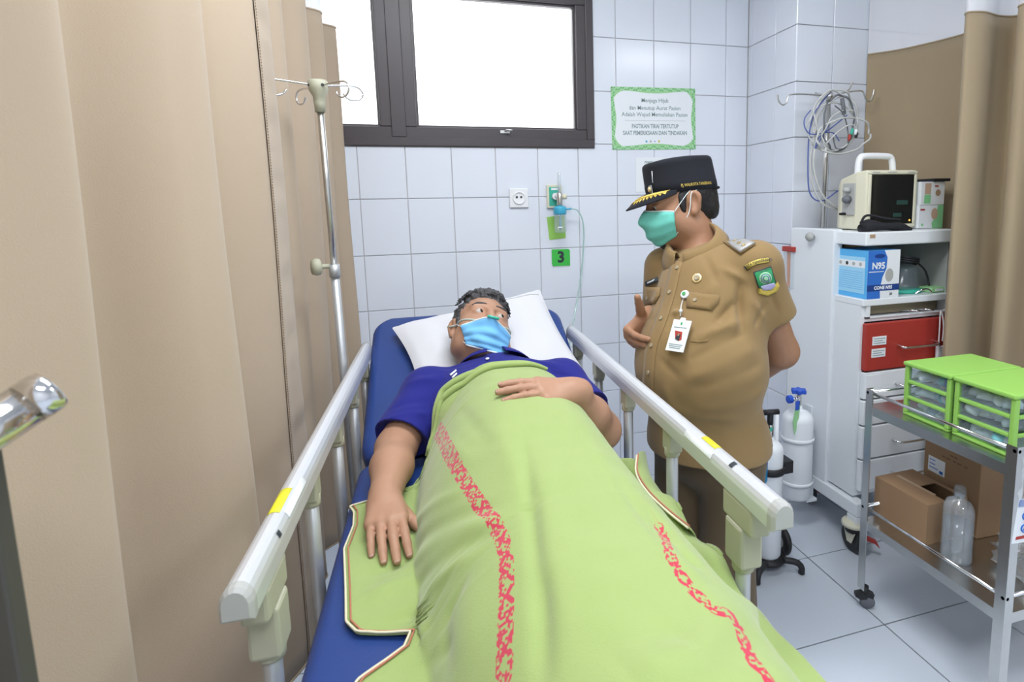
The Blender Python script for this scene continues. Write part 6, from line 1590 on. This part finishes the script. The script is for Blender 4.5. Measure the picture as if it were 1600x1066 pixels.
v_ = v_ + N_ * (.0030 * noise3(v_, 330, 2) + .0025 * noise3(v_, 620, 5) + topw * (.009 * noise3(v_, 190, 9) + .006 * noise3(v_, 380, 6)))[:, None]; mesh_obj('hair', v_, F_, 'hair_grey', pat); del f
# curls along the hairline and crown
b = MB(); rs = np.random.RandomState(8)
for k in range(520):
    th = rs.uniform(-1.4, 1.4); ph = rs.uniform(.42, 1.45); d = nrm(V([math.sin(th) * math.cos(ph), math.cos(th) * math.cos(ph) * .9, math.sin(ph)]))
    c0 = V([0, -.020, .036]) + d * V([.087, .106, .098]) + V([0, 0, .006 * (d[1] > .2)])
    if c0[1] > .045 and c0[2] < .088: continue
    t1 = nrm(np.cross(d, rs.randn(3))); t2 = np.cross(d, t1); r_ = rs.uniform(.005, .010); pts = []
    for a in np.linspace(0, rs.uniform(3, 5), 9): pts.append(HP.w(c0 + t1 * r_ * math.cos(a) + t2 * r_ * math.sin(a) + d * (.002 + .0022 * a * rs.uniform(.4, 1))))
    b.tube(pts, [.0020] * 8 + [.0007], 5)
o = b.build('curl', 'hair_grey', pat); o['kind'] = 'stuff'
# shirt
f = Field(np.arange(.20, 1.05, .004), np.arange(-1.60, -.72, .004), np.arange(.75, 1.14, .004))
f.ell(torso1 + V([0, 0, .004]), (.185, .205, .100), Rt); f.ell(torso2, (.168, .20, .10), None, .05)
f.cone(shR2, shL2, .062, .062, .05); f.cone(neckP - (neckP - torso1) * .12, neckP - (neckP - torso1) * .5, .066, .075, .04)
nR, nL = nrm(elR2 - shR2), nrm(elL2 - shL2); LR = np.linalg.norm(elR2 - shR2)
f.cone(shR2, shR2 + nR * .20, .068, .078, .04); f.cone(shL2, shL2 + nL * .18, .066, .074, .04)
f.cone(shR2 + nR * .262, shR2 + nR * .4, .11, .11, .004, 'sub'); f.cone(shL2 + nL * .235, shL2 + nL * .4, .11, .11, .004, 'sub')
v_, F_ = f.mesh(2); N_ = vnormals(v_, F_); t0 = bvh(v_, F_); del f
v_ = crease(v_, N_, t0, [((640, 600), (690, 590), .014, .008), ((612, 640), (670, 625), .012, -.006), ((608, 655), (672, 645), .010, .006), ((690, 575), (740, 565), .012, -.006), ((700, 590), (780, 575), .012, .005), ((820, 560), (880, 575), .012, .006), ((850, 580), (900, 590), .010, -.005)])
v_ = v_ + N_ * (.002 * noise3(v_, 45, 3))[:, None]; mesh_obj('polo_shirt', v_, F_, 'polo', pat); tPo = bvh(v_, F_)
# polo collar
nz = nrm(neckP - torso1); nz = nrm(nz + V([0, .0, .30])); nx_ = V([1., 0, .02]); nx_ = nrm(nx_ - nz * (nx_ @ nz)); ny_ = np.cross(nz, nx_)
ny_ = ny_ if ny_[2] > 0 else -ny_
Rcol = np.stack([nx_, ny_, nz], 1)
collar(neckP + nz * .010 - ny_ * .004, Rcol, pat, 'polo', .078, .104, .22, .012, .0, .034, .016, sx=1.04)
disc(tPo, 762, 563, .0055, .003, 'button', 'badge_white', pat, .004)
# printed white marks on the chest
for pts in ([(703, 586), (713, 578), (714, 580), (705, 588)], [(706, 590), (714, 583), (715, 585), (708, 592)], [(793, 567), (808, 564), (830, 567), (812, 569)]): poly_patch(tPo, pts, 'chest_print', 'paper', pat, .002, .0006)
# mask and ear loops
mk2, MG2 = face_mask(HP, treeP, 'face_mask', 'surg_blue', pat, -.040, -.132, 54, .0022, .008, it=70, top_peak=.002, side=.004)
b = MB(); b.tube([p for p in MG2[0]], .0024, 6); b.tube([p for p in MG2[-1]], .0034, 6); b.build('mask_edge', 'surg_white', mk2)
for q, j in ((1, -1), (-1, 0)):
    tube_obj([MG2[1, j], HP.w((q * .080, .022, -.012)), HP.w((q * .086, -.010, .002)), HP.w((q * .092, -.026, .0))], .0014, 'ear_loop', 'surg_white', mk2, 16, 6)
    tube_obj([MG2[-3, j], HP.w((q * .075, .018, -.048)), HP.w((q * .086, -.014, -.036)), HP.w((q * .090, -.028, -.026))], .0014, 'ear_loop', 'surg_white', mk2, 16, 6)
# nasal cannula over both cheeks
M['cannula'] = pane_mat('clear_cannula', tint=(.85, .95, .92), gloss=.18, rough=.08, fog=.42, fogcol=(.80, .92, .88))
can = thing('nasal_cannula', 'clear nasal oxygen cannula worn across the patient face', 'cannula', HP.w((0, .11, -.04)))
pts = []
for th in np.linspace(-88, 88, 25):
    a = math.radians(th); z = -.036 + .030 * abs(th / 88) ** 1.2; p = head_radius(treeP, HP, (0, .0, z), nrm(V([math.sin(a), math.cos(a), 0])))
    if p is not None: pts.append(p + nrm(p - hc2) * .003)
pts = [HP.w((-.094, -.03, .012))] + pts + [HP.w((.094, -.03, .012))]
tube_obj(pts, .0026, 'tubing', 'cannula', can, 70)
pm_ = pts[len(pts) // 2]; b = MB(); b.tube([pm_ + HP.R[:, 0] * a + HP.R[:, 1] * .002 for a in (-.018, 0, .018)], .0042, 8); b.build('nose_piece', 'teal', can)
for q in (-1, 1): tube_obj([pm_ + HP.R[:, 0] * q * .008, pm_ + HP.R[:, 0] * q * .008 + HP.R[:, 2] * .006 + HP.R[:, 1] * .001, pm_ + HP.R[:, 0] * q * .008 + HP.R[:, 2] * .011 - HP.R[:, 1] * .006], .0022, 'prong', 'cannula', can, 8, 6)

f = Field(np.arange(.36, .86, .007), np.arange(-2.42, -1.46, .007), np.arange(.75, .95, .007)); f.ell(hipP, (.155, .15, .08), None, .06)
for s_ in (-1, 1): f.cone(hipP + V([s_ * .07, -.02, 0]), V([.60 + s_ * .08, -2.02, .820]), .078, .058, .03); f.cone(V([.60 + s_ * .08, -2.02, .820]), V([.60 + s_ * .08, -2.32, .805]), .056, .048, .03)
v_, F_ = f.mesh(1); mesh_obj('trousers', v_, F_, 'blackcloth', pat); tTr = bvh(v_, F_); del f
# ------------------------------------------------------------------ the blanket
def blanket_material():
    m = bpy.data.materials.new('lime_green_blanket'); m.use_nodes = True; nt = m.node_tree; N = nt.nodes; L = nt.links; bs = N['Principled BSDF']
    bs.inputs['Roughness'].default_value = .88; bs.inputs['Sheen Weight'].default_value = .3; bs.inputs['Specular IOR Level'].default_value = .2
    def val(op, a, b=None):
        n = N.new('ShaderNodeMath'); n.operation = op
        for i, v in enumerate((a, b)):
            if v is None: continue
            if isinstance(v, (int, float)): n.inputs[i].default_value = v
            else: L.new(v, n.inputs[i])
        return n.outputs[0]
    fac = None
    for nm, hw in (('stripe_a', .0115), ('stripe_b', .0085)):
        uv = N.new('ShaderNodeUVMap'); uv.uv_map = nm; sp = N.new('ShaderNodeSeparateXYZ'); L.new(uv.outputs[0], sp.inputs[0])
        d, t = sp.outputs[0], sp.outputs[1]
        band = val('LESS_THAN', val('ABSOLUTE', d), hw)
        cu = val('FLOOR', val('MULTIPLY', d, 1 / .0033)); cv = val('FLOOR', val('MULTIPLY', t, 1 / .0050))
        cb = N.new('ShaderNodeCombineXYZ'); L.new(cu, cb.inputs[0]); L.new(cv, cb.inputs[1])
        wn = N.new('ShaderNodeTexWhiteNoise'); wn.noise_dimensions = '2D'; L.new(cb.outputs[0], wn.inputs['Vector'])
        # woven diamonds: triangle wave along the stripe
        tri = val('ABSOLUTE', val('SUBTRACT', val('FRACT', val('MULTIPLY', t, 1 / .040)), .5))       # 0..0.5
        edge = val('MULTIPLY', val('ABSOLUTE', d), .5 / hw)
        dia = val('ABSOLUTE', val('SUBTRACT', tri, edge))
        thr = val('ADD', val('MULTIPLY', val('LESS_THAN', dia, .17), .52), .26)
        f = val('MULTIPLY', band, val('LESS_THAN', wn.outputs[0], thr))
        fac = f if fac is None else val('MAXIMUM', fac, f)
    tc = N.new('ShaderNodeTexCoord'); n1 = N.new('ShaderNodeTexNoise'); n1.inputs['Scale'].default_value = 5; n1.inputs['Detail'].default_value = 5; L.new(tc.outputs['Object'], n1.inputs['Vector'])
    mx0 = N.new('ShaderNodeMix'); mx0.data_type = 'RGBA'; mx0.inputs['A'].default_value = (.295, .395, .125, 1); mx0.inputs['B'].default_value = (.33, .425, .16, 1); L.new(n1.outputs['Fac'], mx0.inputs['Factor'])
    mx = N.new('ShaderNodeMix'); mx.data_type = 'RGBA'; mx.inputs['B'].default_value = (.52, .035, .075, 1); L.new(fac, mx.inputs['Factor']); L.new(mx0.outputs['Result'], mx.inputs['A']); L.new(mx.outputs['Result'], bs.inputs['Base Color'])
    n2 = N.new('ShaderNodeTexNoise'); n2.inputs['Scale'].default_value = 420; n2.inputs['Detail'].default_value = 3; L.new(tc.outputs['Object'], n2.inputs['Vector'])
    bp = N.new('ShaderNodeBump'); bp.inputs['Strength'].default_value = .35; bp.inputs['Distance'].default_value = .002; L.new(n2.outputs['Fac'], bp.inputs['Height']); L.new(bp.outputs[0], bs.inputs['Normal'])
    return m
M['blanket'] = blanket_material()
blk = thing('blanket', 'lime green blanket with red woven stripes spread over the patient', 'blanket', (.58, -1.7, MZ))
na, nl = 200, 260
ysb = np.linspace(-1.150, -2.40, nl)
K = lambda y, xs, zs: np.interp(-y, xs, zs)
def blanket_x(y):
    xl = K(y, [1.14, 1.17, 1.22, 1.255, 1.285, 1.31, 1.35, 1.42, 1.52, 1.66, 1.755, 1.785, 1.815, 1.845, 1.89, 2.0, 2.4], [.395, .385, .375, .36, .29, .234, .246, .250, .240, .256, .266, .285, .37, .36, .295, .25, .23])
    xr = K(y, [1.14, 1.19, 1.24, 1.30, 1.40, 1.6, 1.9, 2.05, 2.4], [.775, .805, .845, .885, .930, .932, .925, .945, .95])
    return xl, xr
def body_top(y): return K(y, [1.05, 1.12, 1.20, 1.30, 1.45, 1.62, 1.80, 2.0, 2.2, 2.4], [1.0, 1.012, 1.018, 1.015, 1.0, .975, .955, .945, .94, .90])
def body_c(y): return K(y, [1.05, 1.3, 1.6, 2.0, 2.4], [.612, .612, .612, .63, .64])
def body_a(y): return K(y, [1.05, 1.2, 1.4, 1.6, 2.0, 2.4], [.24, .255, .275, .28, .275, .26])
G = np.zeros((nl, na, 3))
for i, y in enumerate(ysb):
    xl, xr = blanket_x(y); zt, xc, aa = body_top(y), body_c(y), body_a(y)
    zb = float(bed_z(y)) + .010
    hang = sstep(-1.30, -1.6, y) * 1.0
    # across: 86 % lies on top, the rest hangs over the right edge
    u = np.linspace(0, 1, na); top_n = .90
    x = xl + (xr - xl) * np.clip(u / top_n, 0, 1)
    w = np.clip(np.abs(x - xc) / np.where(x < xc, aa * .83, aa * .88), 0, 1)
    side = np.where(x < xc, 1.9, 4.2)
    prof = np.clip(1 - w ** side, 0, 1) ** .75
    z = zb + (zt - zb) * prof
    if y > -1.22:    # tucked down beside the chest, seen from the arm
        z = np.maximum(z, zb)
    over = np.clip((u - top_n) / (1 - top_n), 0, 1)
    bunch = .028 * np.exp(-((x - xr + .015) / .03) ** 2) * sstep(-1.12, -1.3, y) * (1 - sstep(-1.86, -1.95, y)) * (1 + .5 * np.sin(y * 30))
    z = z + bunch * (over <= 0) + (bunch.max() if len(bunch) else 0) * (over > 0)
    drop = sstep(-1.80, -2.0, y)
    x = x + over * (.010 + .06 * drop)
    z = z - over * (.05 + .20 * drop)
    G[i] = np.stack([x, np.full(na, y), z], 1)
# slanting top edge: it runs down along the arm on the left, and along the other forearm on the right
uu = np.linspace(0, 1, na)
for i in range(nl):
    t = 1 - i / (nl - 1)
    sh = -.10 * np.clip(.16 - uu, 0, 1) / .16 * t ** 6 - .10 * np.clip(uu - .80, 0, 1) / .2 * t ** 6
    G[i, :, 1] += sh
    y0 = ysb[i]
    G[i, :, 2] += (bed_z(G[i, :, 1]) - bed_z(y0)) * 1.0
vsB = G.reshape(-1, 3).copy()
FB = np.array([(i * na + j, i * na + j + 1, (i + 1) * na + j + 1, (i + 1) * na + j) for i in range(nl - 1) for j in range(na - 1)])
NB = vnormals(vsB, FB); NB = np.where((NB[:, 2:3] < 0), -NB, NB)
tB0 = bvh(vsB, FB)
folds = [((818, 690), (848, 960), .013, -.010), ((848, 900), (852, 1066), .015, -.010), ((840, 700), (885, 1000), .03, .006), ((775, 660), (815, 760), .025, .006), ((720, 640), (760, 690), .02, -.005), ((700, 690), (735, 720), .016, .005),
         ((655, 800), (600, 870), .018, .012), ((640, 858), (765, 792), .016, -.010), ((648, 880), (775, 812), .016, .011), ((655, 915), (760, 835), .014, -.010), ((665, 940), (745, 862), .014, .010), ((690, 975), (730, 905), .014, -.008), ((640, 820), (720, 770), .014, .007),
         ((575, 900), (650, 870), .016, -.009), ((570, 935), (640, 905), .018, .009), ((600, 985), (660, 945), .016, -.010), ((660, 930), (668, 1020), .014, .014), ((690, 950), (700, 1050), .018, -.006), ((620, 1040), (700, 1010), .014, -.010),
         ((950, 720), (1040, 850), .016, -.012), ((985, 730), (1080, 850), .014, .014), ((1040, 850), (1125, 955), .016, .006), ((1010, 790), (1060, 855), .010, -.012), ((1065, 860), (1090, 885), .010, -.014), ((930, 700), (1010, 800), .02, .008),
         ((1175, 955), (1080, 1010), .028, .032), ((1080, 1010), (990, 1066), .035, .016), ((1120, 955), (1010, 1040), .028, -.012), ((1190, 990), (1120, 1060), .025, -.012), ((880, 720), (1000, 960), .05, .006), ((730, 900), (735, 1060), .04, .006)]
vsB = crease(vsB, NB, tB0, folds)
vsB = vsB + NB * (.0045 * noise3(vsB, 17, 12) + .0022 * noise3(vsB, 42, 13) * sstep(.62, .40, vsB[:, 0]) + .0008 * noise3(vsB, 90, 14))[:, None]
# never inside the clothes it covers
for k_, p in enumerate(vsB):
    if .44 < p[0] < .80:
        for t_ in (tPo, tTr):
            q, n_, i_, d_ = t_.ray_cast(Vector((p[0], p[1], 1.3)), Vector((0, 0, -1)))
            if q is not None and q.z + .007 > vsB[k_, 2]: vsB[k_, 2] = q.z + .007
GZ = vsB.reshape(nl, na, 3)
for _ in range(3):
    Z_ = GZ[..., 2]; GZ[1:-1, 1:-1, 2] = Z_[1:-1, 1:-1] * .4 + .15 * (Z_[:-2, 1:-1] + Z_[2:, 1:-1] + Z_[1:-1, :-2] + Z_[1:-1, 2:])
# never below the mattress
on = (vsB[:, 0] > .21) & (vsB[:, 0] < .93); vsB[:, 2] = np.where(on, np.maximum(vsB[:, 2], bed_z(vsB[:, 1]) + .004), vsB[:, 2])
bo = mesh_obj('cloth', vsB, FB, 'blanket', blk)
so = bo.modifiers.new('solid', 'SOLIDIFY'); so.thickness = .0035; so.offset = 1
tB = bvh(vsB, FB)
def stripe_uv(name, px_):
    line = [hit(tB, x, y)[0] for x, y in px_]; line = [p for p in line if p is not None]
    line = spline(np.array(line)[:, :2], 120); seg = np.linalg.norm(np.diff(line, axis=0), axis=1); cum = np.concatenate([[0], np.cumsum(seg)])
    best = np.full(len(vsB), 9.); arc = np.zeros(len(vsB)); P2 = vsB[:, :2]
    for k in range(len(line) - 1):
        a, b_ = line[k], line[k + 1]; ba = b_ - a; L2 = ba @ ba + 1e-12; h = np.clip(((P2 - a) @ ba) / L2, 0, 1); q = P2 - a - h[:, None] * ba; d = np.linalg.norm(q, axis=1); sg = np.sign(ba[0] * q[:, 1] - ba[1] * q[:, 0])
        m_ = d < np.abs(best); best = np.where(m_, np.where(sg == 0, 1, sg) * d, best); arc = np.where(m_, cum[k] + h * seg[k], arc)
    uv = bo.data.uv_layers.new(name=name); li = FB.ravel(); uv.data.foreach_set('uv', np.stack([best[li], arc[li]], 1).astype(np.float32).ravel())
stripe_uv('stripe_a', [(676, 655), (684, 672), (700, 703), (718, 738), (742, 776), (770, 810), (785, 845), (791, 880), (791, 940), (789, 1000), (788, 1064)])
stripe_uv('stripe_b', [(1028, 822), (1037, 840), (1050, 875), (1068, 905), (1090, 930), (1118, 953), (1140, 960), (1157, 985), (1165, 1010), (1182, 1040), (1200, 1064)])
# overlocked hem: a cream cord and a pink stitched cord along the free edges
M['hem_cream'] = mat('cream_overlock_hem', (.70, .66, .48), .9); M['hem_pink'] = mat('terracotta_hem_stitch', (.45, .17, .11), .9)
GB = vsB.reshape(nl, na, 3)
for nm, m_, col, r_ in (('hem', 'hem_cream', 0, .0022), ('hem_stitch', 'hem_pink', 2, .0017)):
    b = MB(); b.tube([p + V([0, 0, .003]) for p in GB[26:, col]], r_, 6); b.build(nm, m_, blk)
    b = MB(); b.tube([p + V([0, 0, .003]) for p in GB[:, na - 1 - col]], r_, 6); b.build(nm, m_, blk)
# rolled fold along the top edge
for k_, (row, r_, dz, j0) in enumerate(((0, .011, .003, 10), (7, .009, .007, 14))):
    edge = [GB[row, j] + V([0, .0, dz]) for j in range(j0, int(na * .80), 3)]
    E_ = spline(edge, 90); tap = np.sin(np.linspace(.25, math.pi - .25, 90)) ** .5
    b = MB(); b.tube(E_, list(r_ * tap), 10); b.build('top_fold', 'blanket', blk)
# raised hem corner standing up by the rail
pts0 = [at(x, y, Z=z) for x, y, z in ((995, 712, .84), (994, 740, .82), (1010, 768, .815), (1040, 798, .81), (1075, 826, .80))]
pts1 = [at(x, y, Z=z) for x, y, z in ((1010, 706, .80), (1018, 742, .79), (1040, 775, .78), (1068, 810, .775), (1092, 845, .77))]
S0, S1 = spline(pts0, 24), spline(pts1, 24); mid = (S0 + S1) / 2 + V([0, 0, .012])
b = MB(); b.grid(np.stack([S0, mid, S1])); b.build('turned_edge', 'blanket', blk, solid=.004, subsurf=1)
b = MB(); b.tube(S0 + V([0, 0, .001]), .0026, 6); b.build('hem', 'hem_cream', blk); b = MB(); b.tube(S0 + V([.004, 0, .004]), .0018, 6); b.build('hem_stitch', 'hem_pink', blk)
